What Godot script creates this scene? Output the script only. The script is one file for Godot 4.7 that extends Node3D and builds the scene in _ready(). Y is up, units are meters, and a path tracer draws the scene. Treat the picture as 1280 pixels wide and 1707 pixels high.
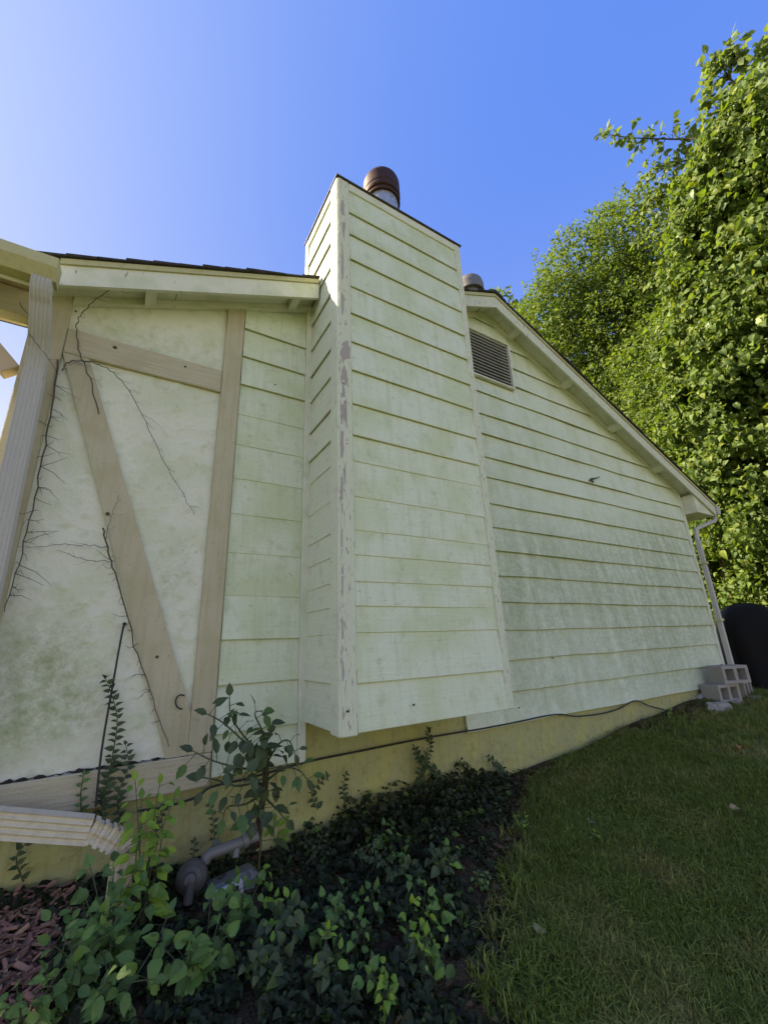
extends Node3D
# House gable end with a lap-sided chimney chase, shaded yard, sunlit trees behind.
# Relative units: one unit = S metres, measured from the eye. W() turns them into world metres.

const S := 2.1
const EYE := 1.6
const F := 695.46          # focal length in pixels of the 1280 x 1707 photograph
const YAW := 0.553667
const PITCH := 0.304118
const ROLL := -0.0392812
const ZW := -1.258         # gable wall plane
const ZC := -1.0           # chimney front plane
const ZR := -1.163         # rake board plane
const CX0 := 0.475         # chimney left and right faces
const CX1 := 1.063

var cam_r: Vector3
var cam_u: Vector3
var cam_f: Vector3
var rng := RandomNumberGenerator.new()
var M := {}
var used := {}

# ------------------------------------------------------------------ helpers
func W(x: float, y: float, z: float) -> Vector3:
	return Vector3(x * S, EYE + y * S, z * S)

func ray(u: float, v: float) -> Vector3:
	return (cam_r * ((u - 640.0) / F) + cam_u * (-(v - 853.5) / F) + cam_f)

func px(u: float, v: float, zr: float) -> Vector3:      # pixel -> point on the plane z = zr
	var r := ray(u, v)
	return Vector3(0, EYE, 0) + r * (zr * S / r.z)

func pxd(u: float, v: float, dist: float) -> Vector3:   # pixel -> point at a distance in metres
	return Vector3(0, EYE, 0) + ray(u, v).normalized() * dist

func pxg(u: float, v: float) -> Vector3:                # pixel -> point on the ground
	var r := ray(u, v).normalized()
	var t := 0.5
	while t < 40.0:
		var p := Vector3(0, EYE, 0) + r * t
		if p.y < ground_y(p.x, p.z):
			return Vector3(p.x, ground_y(p.x, p.z), p.z)
		t += 0.02
	return Vector3(0, EYE, 0) + r * 20.0

const GX := [-20.0, -1.0, -0.15, 0.1, 0.5, 1.0, 1.335, 2.35, 2.68, 3.2, 3.8, 6.0, 20.0]
const GY := [-0.55, -0.43, -0.44, -0.47, -0.50, -0.495, -0.472, -0.389, -0.357, -0.36, -0.40, -0.46, -0.6]

func ground_y(x: float, z: float) -> float:
	var xr := clampf(x / S, -19.9, 19.9)
	var zr := z / S
	var i := 0
	while i < GX.size() - 2 and xr > GX[i + 1]:
		i += 1
	var t: float = (xr - GX[i]) / (GX[i + 1] - GX[i])
	var b: float = lerpf(GY[i], GY[i + 1], t)
	var k := clampf(0.215 - 0.03 * xr, 0.06, 0.23)
	var d := clampf(zr - ZW, 0.0, 1.9)
	var y := b - d * k
	y += 0.006 * sin(x * 2.3 + z * 1.1) + 0.004 * sin(x * 5.1 - z * 4.3)
	return EYE + y * S

func numbered(n: String) -> String:
	var c: int = used.get(n, 0)
	used[n] = c + 1
	return n if c == 0 else "%s_%03d" % [n, c]

func thing(called: String, label: String, cat: String, at := Vector3.ZERO, group := "") -> Node3D:
	var o := Node3D.new()
	o.name = numbered(called)
	add_child(o, true)
	o.position = at
	tag(o, label, cat, group)
	return o

func tag(o: Node, label: String, cat: String, group := "") -> void:
	o.set_meta("label", label)
	o.set_meta("category", cat)
	if group != "":
		o.set_meta("group", group)

func new_st() -> SurfaceTool:
	var st := SurfaceTool.new()
	st.begin(Mesh.PRIMITIVE_TRIANGLES)
	st.set_smooth_group(-1)
	return st

# commits a SurfaceTool holding world coordinates as one mesh under parent
func part(called: String, st: SurfaceTool, m: Material, parent: Node3D) -> MeshInstance3D:
	st.generate_normals()
	st.generate_tangents()
	var mi := MeshInstance3D.new()
	mi.name = called
	mi.mesh = st.commit()
	mi.mesh.surface_set_material(0, m)
	parent.add_child(mi, true)
	if parent != self:
		mi.position = -parent.global_position
	return mi

func inst(called: String, mesh: Mesh, m: Material, xf: Transform3D, parent: Node3D) -> MeshInstance3D:
	var mi := MeshInstance3D.new()
	mi.name = called
	mi.mesh = mesh
	mi.material_override = m
	parent.add_child(mi, true)
	mi.transform = Transform3D(xf.basis, xf.origin - parent.global_position) if parent != self else xf
	return mi

func uvof(p: Vector3, n: Vector3) -> Vector2:
	var a := n.abs()
	if a.x >= a.y and a.x >= a.z:
		return Vector2(p.z, -p.y)
	if a.y >= a.z:
		return Vector2(p.x, p.z)
	return Vector2(p.x, -p.y)

# triangle facing away from the inner point
func tri(st: SurfaceTool, a: Vector3, b: Vector3, c: Vector3, inner: Vector3) -> void:
	var n := (c - a).cross(b - a)
	if n.dot((a + b + c) / 3.0 - inner) < 0.0:
		var t := b
		b = c
		c = t
		n = -n
	for p in [a, b, c]:
		st.set_uv(uvof(p, n))
		st.add_vertex(p)

func quad(st: SurfaceTool, a: Vector3, b: Vector3, c: Vector3, d: Vector3, inner: Vector3) -> void:
	tri(st, a, b, c, inner)
	tri(st, a, c, d, inner)

# box with chamfered edges
func cbox(st: SurfaceTool, xf: Transform3D, size: Vector3, ch := 0.004) -> void:
	var h := size * 0.5
	var c := minf(ch, minf(h.x, minf(h.y, h.z)) * 0.6)
	var o := xf.origin
	var P := func(sx: float, sy: float, sz: float, ax: int) -> Vector3:
		var q := Vector3(sx * (h.x - c), sy * (h.y - c), sz * (h.z - c))
		q[ax] += c * (sx if ax == 0 else (sy if ax == 1 else sz))
		return xf * q
	for ax in 3:
		for s in [-1.0, 1.0]:
			var v := []
			for k in [[-1, -1], [1, -1], [1, 1], [-1, 1]]:
				var g := [0.0, 0.0, 0.0]
				g[ax] = s
				g[(ax + 1) % 3] = float(k[0])
				g[(ax + 2) % 3] = float(k[1])
				v.append(P.call(g[0], g[1], g[2], ax))
			quad(st, v[0], v[1], v[2], v[3], o)
	for ax in 3:       # edges parallel to ax
		var b := (ax + 1) % 3
		var d := (ax + 2) % 3
		for s in [-1.0, 1.0]:
			for t in [-1.0, 1.0]:
				var g0 := [0.0, 0.0, 0.0]
				g0[ax] = -1.0
				g0[b] = s
				g0[d] = t
				var g1 := g0.duplicate()
				g1[ax] = 1.0
				quad(st, P.call(g0[0], g0[1], g0[2], b), P.call(g1[0], g1[1], g1[2], b), P.call(g1[0], g1[1], g1[2], d), P.call(g0[0], g0[1], g0[2], d), o)
	for sx in [-1.0, 1.0]:
		for sy in [-1.0, 1.0]:
			for sz in [-1.0, 1.0]:
				tri(st, P.call(sx, sy, sz, 0), P.call(sx, sy, sz, 1), P.call(sx, sy, sz, 2), o)

func box2(st: SurfaceTool, a: Vector3, b: Vector3, ch := 0.004) -> void:
	cbox(st, Transform3D(Basis(), (a + b) * 0.5), (b - a).abs(), ch)

# beam between two points; up gives the direction of its height
func beam(st: SurfaceTool, a: Vector3, b: Vector3, up: Vector3, height: float, depth: float, ch := 0.004) -> void:
	var x := (b - a).normalized()
	var z := x.cross(up).normalized()
	var y := z.cross(x)
	cbox(st, Transform3D(Basis(x, y, z), (a + b) * 0.5), Vector3(a.distance_to(b), height, depth), ch)

# convex polygon in the xy plane extruded from z0 to z1
func prism(st: SurfaceTool, pts: Array, z0: float, z1: float) -> void:
	var c := Vector3.ZERO
	for p in pts:
		c += Vector3(p.x, p.y, (z0 + z1) * 0.5)
	c /= pts.size()
	for i in range(1, pts.size() - 1):
		for z in [z0, z1]:
			tri(st, Vector3(pts[0].x, pts[0].y, z), Vector3(pts[i].x, pts[i].y, z), Vector3(pts[i + 1].x, pts[i + 1].y, z), c)
	for i in pts.size():
		var p: Vector2 = pts[i]
		var q: Vector2 = pts[(i + 1) % pts.size()]
		quad(st, Vector3(p.x, p.y, z0), Vector3(q.x, q.y, z0), Vector3(q.x, q.y, z1), Vector3(p.x, p.y, z1), c)

func frames(path: Array) -> Array:
	var out := []
	var ref := Vector3.UP
	for i in path.size():
		var t: Vector3 = (path[mini(i + 1, path.size() - 1)] - path[maxi(i - 1, 0)]).normalized()
		if absf(t.dot(ref)) > 0.95:
			ref = Vector3.RIGHT if absf(t.x) < 0.9 else Vector3.FORWARD
		var a := ref.cross(t).normalized()
		var b := t.cross(a).normalized()
		ref = b
		out.append([a, b])
	return out

# smooth tube along a path; radii per point
func tube(st: SurfaceTool, path: Array, radii: Array, seg := 8, smooth := true) -> void:
	st.set_smooth_group(1 if smooth else -1)
	var fr := frames(path)
	var ring := []
	for i in path.size():
		var row := []
		for k in seg:
			var an := TAU * k / seg
			row.append(path[i] + (fr[i][0] * cos(an) + fr[i][1] * sin(an)) * radii[mini(i, radii.size() - 1)])
		ring.append(row)
	for i in path.size() - 1:
		var inner: Vector3 = (path[i] + path[i + 1]) * 0.5
		for k in seg:
			var l := (k + 1) % seg
			quad(st, ring[i][k], ring[i][l], ring[i + 1][l], ring[i + 1][k], inner)
	st.set_smooth_group(-1)
	for e in [0, path.size() - 1]:
		var inn: Vector3 = path[1] if e == 0 else path[path.size() - 2]
		for k in range(1, seg - 1):
			tri(st, ring[e][0], ring[e][k], ring[e][k + 1], inn)

# sheet-metal pipe with a profile swept along a path; profile holds Vector2 in metres
func sweep(st: SurfaceTool, path: Array, side: Vector3, profile: Array, closed := true) -> void:
	var rings := []
	for i in path.size():
		var t: Vector3 = (path[mini(i + 1, path.size() - 1)] - path[maxi(i - 1, 0)]).normalized()
		var b := t.cross(side).normalized()
		var row := []
		for p in profile:
			row.append(path[i] + side * p.x + b * p.y)
		rings.append(row)
	var n := profile.size()
	for i in path.size() - 1:
		var inner: Vector3 = (path[i] + path[i + 1]) * 0.5
		for k in (n if closed else n - 1):
			var l := (k + 1) % n
			quad(st, rings[i][k], rings[i][l], rings[i + 1][l], rings[i + 1][k], inner)

func lathe(st: SurfaceTool, base: Vector3, prof: Array, seg := 28, axis := Vector3.UP) -> void:
	var q := Basis(Quaternion(Vector3.UP, axis))
	for i in prof.size() - 1:
		st.set_smooth_group(i + 1)
		for k in seg:
			var a0 := TAU * k / seg
			var a1 := TAU * (k + 1) / seg
			var p0: Vector2 = prof[i]
			var p1: Vector2 = prof[i + 1]
			var v := []
			for e in [[p0, a0], [p0, a1], [p1, a1], [p1, a0]]:
				v.append(base + q * Vector3(e[0].x * cos(e[1]), e[0].y, e[0].x * sin(e[1])))
			var n := q * Vector3((p1.y - p0.y) * cos((a0 + a1) * 0.5), p0.x - p1.x, (p1.y - p0.y) * sin((a0 + a1) * 0.5))
			var mid: Vector3 = (v[0] + v[1] + v[2] + v[3]) * 0.25
			quad(st, v[0], v[1], v[2], v[3], mid - n.normalized() * 0.01)
	st.set_smooth_group(-1)

# one lap-siding board: u runs along it, n points out of the wall; ends may slope (gable)
func board(o: Vector3, U: Vector3, N: Vector3, ub0: float, ub1: float, ut0: float, ut1: float, y0: float, y1: float, lip: float, wav := 1.0) -> SurfaceTool:
	var st := new_st()
	var segs := clampi(int((ub1 - ub0) / 0.45), 2, 9)
	var fr := []
	for i in segs + 1:
		var t := float(i) / segs
		var ub := lerpf(ub0, ub1, t)
		var ut := lerpf(ut0, ut1, t)
		var jy := rng.randf_range(-0.0016, 0.0016) * wav
		var jn := rng.randf_range(-0.0015, 0.0022) * wav
		var inn := rng.randf_range(-0.001, 0.001) * wav
		var q := minf(0.008, lip * 0.55)
		fr.append([
			o + U * ub + Vector3.UP * (y0 + jy + 0.003) + N * (lip + jn),           # bottom front, edge rounded
			o + U * ub + Vector3.UP * (y0 + jy) + N * (lip + jn - 0.003),
			o + U * ub + Vector3.UP * (y0 + jy) + N * (lip + jn - q),
			o + U * ub + Vector3.UP * (y0 + 0.03) + N * (lip + jn - q),             # hollow behind the lap
			o + U * ub + Vector3.UP * (y0 + 0.03) + N * 0.0005,
			o + U * ut + Vector3.UP * y1 + N * (0.002 + inn)])
	for i in segs:
		var a: Array = fr[i]
		var b: Array = fr[i + 1]
		var mid := o + U * ((ub0 + ub1) * 0.5) + Vector3.UP * ((y0 + y1) * 0.5)
		var inner := mid - N * 0.05
		quad(st, a[0], b[0], b[5], a[5], inner)
		quad(st, a[1], b[1], b[0], a[0], inner)
		quad(st, a[2], b[2], b[1], a[1], inner + Vector3.UP * 0.1)
		quad(st, a[3], b[3], b[2], a[2], mid + N * 0.5)
		quad(st, a[4], b[4], b[3], a[3], inner + Vector3.UP * 0.2)
	for e in [0, segs]:
		var q: Array = fr[e]
		var inner2: Vector3 = o + U * ((ub0 + ub1) * 0.5) + Vector3.UP * ((y0 + y1) * 0.5)
		tri(st, q[0], q[1], q[2], inner2)
		tri(st, q[0], q[2], q[3], inner2)
		tri(st, q[0], q[3], q[5], inner2)
		tri(st, q[3], q[4], q[5], inner2)
	return st

# ------------------------------------------------------------------ textures
func noise_bytes(size: int, seed_: int, freq: float, kind := 0, oct := 4, sx := 1, sy := 1, warp := 0.0) -> PackedByteArray:
	var n := FastNoiseLite.new()
	n.seed = seed_
	n.frequency = freq
	n.noise_type = FastNoiseLite.TYPE_SIMPLEX_SMOOTH
	if kind == 1:
		n.fractal_type = FastNoiseLite.FRACTAL_RIDGED
	elif kind == 2:
		n.noise_type = FastNoiseLite.TYPE_CELLULAR
		n.fractal_type = FastNoiseLite.FRACTAL_NONE
	elif kind == 3:
		n.noise_type = FastNoiseLite.TYPE_VALUE
		n.fractal_type = FastNoiseLite.FRACTAL_FBM
	n.fractal_octaves = oct
	if warp > 0.0:
		n.domain_warp_enabled = true
		n.domain_warp_amplitude = warp
		n.domain_warp_frequency = freq * 0.7
	var im := n.get_seamless_image(size / sx, size / sy)
	im.convert(Image.FORMAT_L8)
	if sx > 1 or sy > 1:
		im.resize(size, size, Image.INTERPOLATE_CUBIC)
	return im.get_data()

# layers: [bytes, low, high, Color, strength]; colours sRGB
func paint(size: int, base: Color, layers: Array) -> Image:
	var n := size * size
	var out := PackedByteArray()
	out.resize(n * 3)
	var r := PackedFloat32Array()
	var luts := []
	for l in layers:
		var lut := PackedFloat32Array()
		for i in 256:
			lut.append(clampf((i / 255.0 - l[1]) / (l[2] - l[1]), 0.0, 1.0) * l[4])
		luts.append(lut)
	var k := layers.size()
	for i in n:
		var cr := base.r
		var cg := base.g
		var cb := base.b
		for j in k:
			var t: float = luts[j][layers[j][0][i]]
			if t > 0.0:
				var c: Color = layers[j][3]
				cr += (c.r - cr) * t
				cg += (c.g - cg) * t
				cb += (c.b - cb) * t
		out[i * 3] = int(clampf(cr, 0, 1) * 255.0)
		out[i * 3 + 1] = int(clampf(cg, 0, 1) * 255.0)
		out[i * 3 + 2] = int(clampf(cb, 0, 1) * 255.0)
	return Image.create_from_data(size, size, false, Image.FORMAT_RGB8, out)

func small(bytes: PackedByteArray) -> PackedByteArray:
	var im := Image.create_from_data(1024, 1024, false, Image.FORMAT_L8, bytes)
	im.resize(512, 512, Image.INTERPOLATE_BILINEAR)
	return im.get_data()

# soft spots [x, y, half width, half height, weight] in relative wall units, multiplied with a grain
func patch_bytes(spots: Array, tile: float, grain: PackedByteArray) -> PackedByteArray:
	var n := 128
	var im := Image.create(n, n, false, Image.FORMAT_L8)
	for j in n:
		for i in n:
			var t := 0.0
			for q in spots:
				var du: float = absf((i + 0.5) / n - fposmod(q[0] * S / tile, 1.0))
				var dv: float = absf((j + 0.5) / n - fposmod(-(EYE + q[1] * S) / tile, 1.0))
				du = minf(du, 1.0 - du) * tile / S / q[2]
				dv = minf(dv, 1.0 - dv) * tile / S / q[3]
				t += q[4] * exp(-(du * du + dv * dv))
			im.set_pixel(i, j, Color(minf(t, 1.0), 0, 0))
	im.resize(1024, 1024, Image.INTERPOLATE_CUBIC)
	var m := im.get_data()
	var out := PackedByteArray()
	out.resize(m.size())
	for k in m.size():
		out[k] = clampi(int(m[k] * (grain[k] * 1.5 - 60.0) / 255.0), 0, 255)
	return out

func normal_tex(size: int, bytes: PackedByteArray, bump: float) -> ImageTexture:
	var im := Image.create_from_data(size, size, false, Image.FORMAT_L8, bytes)
	im.convert(Image.FORMAT_RGBA8)
	im.bump_map_to_normal_map(bump)
	return ImageTexture.create_from_image(im)

func blend_bytes(a: PackedByteArray, b: PackedByteArray, t: float) -> PackedByteArray:
	var out := PackedByteArray()
	out.resize(a.size())
	for i in a.size():
		out[i] = int(a[i] * (1.0 - t) + b[i] * t)
	return out

func c8(r: int, g: int, b: int) -> Color:
	return Color(r / 255.0, g / 255.0, b / 255.0)

func mat(tex: Image, nrm: ImageTexture, scale: float, rough: float, tint := Color.WHITE, nstr := 1.0) -> StandardMaterial3D:
	var m := StandardMaterial3D.new()
	m.albedo_color = tint
	if tex:
		m.albedo_texture = ImageTexture.create_from_image(tex)
	if nrm:
		m.normal_enabled = true
		m.normal_texture = nrm
		m.normal_scale = nstr
	m.roughness = rough
	m.metallic_specular = 0.35
	m.uv1_scale = Vector3(1.0 / scale, 1.0 / scale, 1.0)
	return m

func variant(m: StandardMaterial3D, tint: Color, off := Vector3.ZERO) -> StandardMaterial3D:
	var v: StandardMaterial3D = m.duplicate()
	v.albedo_color = tint
	v.uv1_offset = off
	return v

func flat_mat(c: Color, rough := 0.7, metal := 0.0) -> StandardMaterial3D:
	var m := StandardMaterial3D.new()
	m.albedo_color = c.linear_to_srgb()
	m.roughness = rough
	m.metallic = metal
	return m

func leaf_mat(c: Color, back := 0.5, rough := 0.55) -> StandardMaterial3D:
	var m := StandardMaterial3D.new()
	m.albedo_color = c.linear_to_srgb()
	m.roughness = rough
	m.metallic_specular = 0.4
	m.vertex_color_use_as_albedo = true
	m.backlight_enabled = true
	m.backlight = Color(back, back, back * 0.55)
	m.cull_mode = BaseMaterial3D.CULL_DISABLED
	return m

# ------------------------------------------------------------------ leaves
# outline: half-widths along the length; leaf lies along +y, faces +z
func leaf_mesh(half: Array, fold := 0.25, droop := 0.25) -> ArrayMesh:
	var st := SurfaceTool.new()
	st.begin(Mesh.PRIMITIVE_TRIANGLES)
	st.set_smooth_group(-1)
	var rows := []
	for h in half:                     # h = [y, half width]
		var y: float = h[0]
		var z := -droop * y * y
		rows.append([Vector3(-h[1], y, z + fold * h[1]), Vector3(0, y, z), Vector3(h[1], y, z + fold * h[1])])
	for i in rows.size() - 1:
		var a: Array = rows[i]
		var b: Array = rows[i + 1]
		for s in [[0, 1], [1, 2]]:
			for t in [[a[s[0]], b[s[0]], b[s[1]]], [a[s[0]], b[s[1]], a[s[1]]]]:
				if t[0].distance_to(t[1]) > 1e-5 and t[1].distance_to(t[2]) > 1e-5 and t[0].distance_to(t[2]) > 1e-5:
					for p in t:
						var mid := absf(p.x) < 1e-6
						st.set_color(Color(1.18, 1.15, 1.1) if mid else Color(0.94, 0.95, 0.95))
						st.add_vertex(p)
	st.generate_normals()
	return st.commit()

func leaf_xf(at: Vector3, along: Vector3, face: Vector3, size: float) -> Transform3D:
	var y := along.normalized()
	var z := (face - y * face.dot(y))
	if z.length() < 0.01:
		z = y.cross(Vector3.RIGHT)
	z = z.normalized()
	return Transform3D(Basis(y.cross(z) * size, y * size, z * size), at)

func rand_dir() -> Vector3:
	var z := rng.randf_range(-1, 1)
	var a := rng.randf() * TAU
	var r := sqrt(1 - z * z)
	return Vector3(r * cos(a), z, r * sin(a))

func multi(called: String, mesh: Mesh, m: Material, xfs: Array, cols: Array, parent: Node3D) -> MultiMeshInstance3D:
	var mm := MultiMesh.new()
	mm.transform_format = MultiMesh.TRANSFORM_3D
	mm.use_colors = true
	mm.mesh = mesh
	mm.instance_count = xfs.size()
	var off := parent.global_position if parent != self else Vector3.ZERO
	for i in xfs.size():
		var x: Transform3D = xfs[i]
		mm.set_instance_transform(i, Transform3D(x.basis, x.origin - off))
		mm.set_instance_color(i, cols[i])
	var mi := MultiMeshInstance3D.new()
	mi.name = called
	mi.multimesh = mm
	mi.material_override = m
	parent.add_child(mi, true)
	return mi

# ------------------------------------------------------------------ build
func _ready() -> void:
	rng.seed = 20240611
	make_camera_and_light()
	make_materials()
	make_ground()
	make_bed()
	make_house()
	make_chimney()
	make_roof()
	make_gutters()
	make_yard_things()
	make_dead_vines()
	make_trees()
	make_plants()
	make_grass()

var sun_dir := Vector3(-1.0, 1.144, -0.85).normalized()

func make_camera_and_light() -> void:
	var cp := cos(PITCH)
	cam_f = Vector3(sin(YAW) * cp, sin(PITCH), -cos(YAW) * cp)
	var r := Vector3(cos(YAW), 0, sin(YAW))
	var u := r.cross(cam_f)
	cam_r = r * cos(ROLL) + u * sin(ROLL)
	cam_u = -r * sin(ROLL) + u * cos(ROLL)
	var cam := Camera3D.new()
	cam.name = "camera"
	cam.fov = 2.0 * rad_to_deg(atan(853.5 / F))
	cam.near = 0.05
	cam.far = 600.0
	cam.current = true
	add_child(cam)
	cam.transform = Transform3D(Basis(cam_r, cam_u, -cam_f), Vector3(0, EYE, 0))

	# clear sky: pale towards the horizon and round the sun, deep blue away from it
	var w := 512
	var h := 256
	var im := Image.create(w, h, false, Image.FORMAT_RGBF)
	for j in h:
		var el := PI * 0.5 - PI * (j + 0.5) / h
		for i in w:
			var az := TAU * (i + 0.5) / w
			var d := Vector3(sin(az) * cos(el), sin(el), -cos(az) * cos(el))
			var g := acos(clampf(d.dot(sun_dir), -1, 1))
			var hz := pow(1.0 - maxf(d.y, 0.0), 3.0)
			var c := Vector3(0.034, 0.081, 0.262)
			c = c.lerp(Vector3(0.62, 0.57, 0.47), hz)
			var glow := exp(-g * g / 0.45) * 0.36 + exp(-g * 5.0) * 0.5
			c += Vector3(0.310, 0.285, 0.135) * glow
			im.set_pixel(i, j, Color(c.x, c.y, c.z))
	var sm := PanoramaSkyMaterial.new()
	sm.panorama = ImageTexture.create_from_image(im)
	var sky := Sky.new()
	sky.sky_material = sm
	var env := Environment.new()
	env.background_mode = Environment.BG_SKY
	env.sky = sky
	env.tonemap_mode = Environment.TONE_MAPPER_LINEAR
	env.tonemap_exposure = 3.4
	env.sdfgi_enabled = true
	env.ssao_enabled = true
	env.ssil_enabled = true
	var we := WorldEnvironment.new()
	we.name = "sky"
	we.environment = env
	add_child(we)

	var sun := DirectionalLight3D.new()
	sun.name = "sun"
	sun.light_energy = 1.4
	sun.light_color = Color(1.0, 0.93, 0.80)
	sun.light_angular_distance = 0.5
	sun.shadow_enabled = true
	add_child(sun)
	sun.look_at_from_position(sun_dir * 50.0, Vector3.ZERO)

func make_materials() -> void:
	var N := 1024
	var broad := noise_bytes(N, 1, 0.006, 0, 4)
	var mid := noise_bytes(N, 2, 0.022, 0, 5)
	var fine := noise_bytes(N, 3, 0.16, 0, 3)
	var streak := noise_bytes(N, 4, 0.05, 0, 4, 1, 16)      # runs down the wall
	var grain := noise_bytes(N, 5, 0.09, 0, 4, 16, 1)       # runs along boards
	var speck := noise_bytes(N, 6, 0.055, 0, 3)
	var swirl := noise_bytes(N, 7, 0.012, 1, 4, 1, 1, 30.0)

	var broad5 := small(broad)
	var mid5 := small(mid)
	var fine5 := small(fine)
	var streak5 := small(streak)
	var grain5 := small(grain)
	var speck5 := small(speck)
	var drip := noise_bytes(N, 61, 0.05, 0, 4, 1, 10)
	var sid := paint(N, c8(207, 215, 191), [
		[drip, 0.64, 0.92, c8(164, 171, 142), 0.25],
		[broad, 0.35, 0.80, c8(186, 197, 152), 0.6],
		[streak, 0.55, 0.90, c8(188, 196, 158), 0.5],
		[mid, 0.62, 0.92, c8(160, 169, 128), 0.35],
		[speck, 0.76, 0.90, c8(130, 134, 110), 0.40],
		[fine, 0.45, 1.0, c8(186, 192, 162), 0.35]])
	var sid_n := normal_tex(N, blend_bytes(fine, grain, 0.6), 2.0)
	M.siding = []
	var base := mat(sid, sid_n, 3.1, 0.62, Color.WHITE, 0.45)
	for i in 5:
		M.siding.append(variant(base, Color.WHITE, Vector3(0.17 * i, 0.11 * i, 0)))
	# flank of the chimney: siding base colour, mottled greyer and less green
	M.flank = []
	var flank_paint := paint(512, c8(207, 215, 191), [
		[broad5, 0.40, 0.85, c8(204, 204, 192), 0.6],
		[mid5, 0.64, 0.94, c8(172, 168, 156), 0.4],
		[speck5, 0.74, 0.88, c8(150, 138, 126), 0.5],
		[fine5, 0.5, 1.0, c8(200, 198, 188), 0.4]])
	var cbase := mat(flank_paint, sid_n, 3.1, 0.62, Color.WHITE, 0.5)
	for i in 5:
		M.flank.append(variant(cbase, Color(1, 1, 1), Vector3(0.31 + 0.07 * i, 0.13 * i, 0)))
	# right part of the gable: mildew in patches, 7 m of wall to one texture
	var spots := [[1.25, 0.15, 0.45, 0.22, 0.75], [1.9, 0.25, 0.6, 0.2, 0.8], [2.6, 0.35, 0.5, 0.28, 0.9], [2.9, 0.1, 0.5, 0.25, 0.8], [1.6, 0.45, 0.5, 0.15, 0.45], [2.2, -0.05, 0.8, 0.2, 0.6], [1.35, 0.7, 0.3, 0.15, 0.35], [2.9, 0.55, 0.3, 0.15, 0.55], [1.4, -0.22, 0.5, 0.14, 0.5], [2.5, -0.25, 0.6, 0.12, 0.5], [1.75, 0.95, 0.5, 0.2, 0.3], [1.2, 1.15, 0.2, 0.12, 0.25]]
	var mould := patch_bytes(spots, 7.0, blend_bytes(streak, blend_bytes(speck, fine, 0.45), 0.6))
	var sid2 := paint(N, c8(207, 215, 191), [
		[mid, 0.40, 0.85, c8(186, 197, 156), 0.5],
		[fine, 0.45, 1.0, c8(186, 192, 166), 0.35],
		[mould, 0.05, 0.95, c8(140, 150, 116), 0.75],
		[drip, 0.62, 0.92, c8(166, 174, 144), 0.3]])
	M.mildew = mat(sid2, sid_n, 7.0, 0.66, Color.WHITE, 0.35)

	# trim: chipped paint with grey wood showing along the grain
	var flake := noise_bytes(N, 11, 0.035, 0, 5, 1, 4)
	var trim := paint(N, c8(210, 212, 192), [
		[broad, 0.40, 0.8, c8(184, 192, 160), 0.6],
		[fine, 0.5, 1.0, c8(170, 172, 152), 0.4],
		[flake, 0.86, 0.89, c8(150, 143, 132), 0.8]])
	M.trim = mat(trim, normal_tex(N, flake, 2.0), 1.6, 0.66, Color.WHITE, 0.6)
	var peel := paint(N, c8(202, 207, 182), [
		[fine, 0.5, 1.0, c8(170, 172, 152), 0.4],
		[flake, 0.68, 0.74, c8(178, 172, 160), 0.8],
		[flake, 0.80, 0.84, c8(124, 115, 104), 0.7]])
	M.peel = mat(peel, normal_tex(N, flake, 3.0), 0.9, 0.75, Color.WHITE, 1.0)
	M.bare_wood = flat_mat(Color(0.36, 0.33, 0.29), 0.85)
	M.flake = flat_mat(Color(0.58, 0.60, 0.50), 0.7)
	M.flake.cull_mode = BaseMaterial3D.CULL_DISABLED

	var smould := patch_bytes([[-0.15, -0.02, 0.09, 0.12, 1.0], [-0.08, -0.12, 0.08, 0.08, 0.8], [-0.2, -0.15, 0.06, 0.1, 0.6], [0.0, 0.85, 0.2, 0.1, 0.6], [0.1, 0.2, 0.05, 0.12, 0.5]], 2.6, blend_bytes(mid, blend_bytes(speck, fine, 0.4), 0.6))
	var stu := paint(N, c8(212, 214, 194), [
		[broad, 0.40, 0.85, c8(192, 198, 164), 0.6],
		[mid, 0.62, 0.92, c8(172, 180, 136), 0.40],
		[swirl, 0.74, 0.95, c8(222, 223, 204), 0.4],
		[speck, 0.80, 0.92, c8(150, 152, 118), 0.40],
		[smould, 0.06, 0.8, c8(146, 156, 116), 0.75]])
	var stn := blend_bytes(swirl, mid, 0.45)
	M.stucco = mat(stu, normal_tex(N, stn, 5.0), 2.6, 0.8, Color.WHITE, 1.0)

	var tim := paint(512, c8(181, 175, 147), [
		[grain5, 0.42, 0.78, c8(168, 155, 130), 0.40],
		[broad5, 0.45, 0.8, c8(166, 160, 128), 0.5],
		[speck5, 0.74, 0.9, c8(128, 117, 94), 0.4],
		[fine5, 0.5, 1.0, c8(160, 149, 126), 0.3]])
	var tim2 := paint(512, c8(181, 175, 147), [
		[streak5, 0.42, 0.80, c8(166, 155, 124), 0.45],
		[broad5, 0.45, 0.8, c8(166, 160, 124), 0.5],
		[speck5, 0.74, 0.9, c8(128, 117, 94), 0.4],
		[fine5, 0.5, 1.0, c8(160, 150, 122), 0.3]])
	M.timber_v = mat(tim2, normal_tex(512, blend_bytes(streak5, fine5, 0.4), 2.0), 1.9, 0.72, Color.WHITE, 0.6)
	M.timber = mat(tim, normal_tex(512, blend_bytes(grain5, fine5, 0.4), 2.0), 1.9, 0.72, Color.WHITE, 0.6)

	var fou := paint(N, c8(160, 160, 112), [
		[broad, 0.35, 0.75, c8(170, 168, 102), 0.75],
		[streak, 0.55, 0.95, c8(140, 128, 72), 0.4],
		[mid, 0.58, 0.92, c8(128, 124, 76), 0.45],
		[speck, 0.72, 0.92, c8(104, 98, 62), 0.45]])
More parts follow.
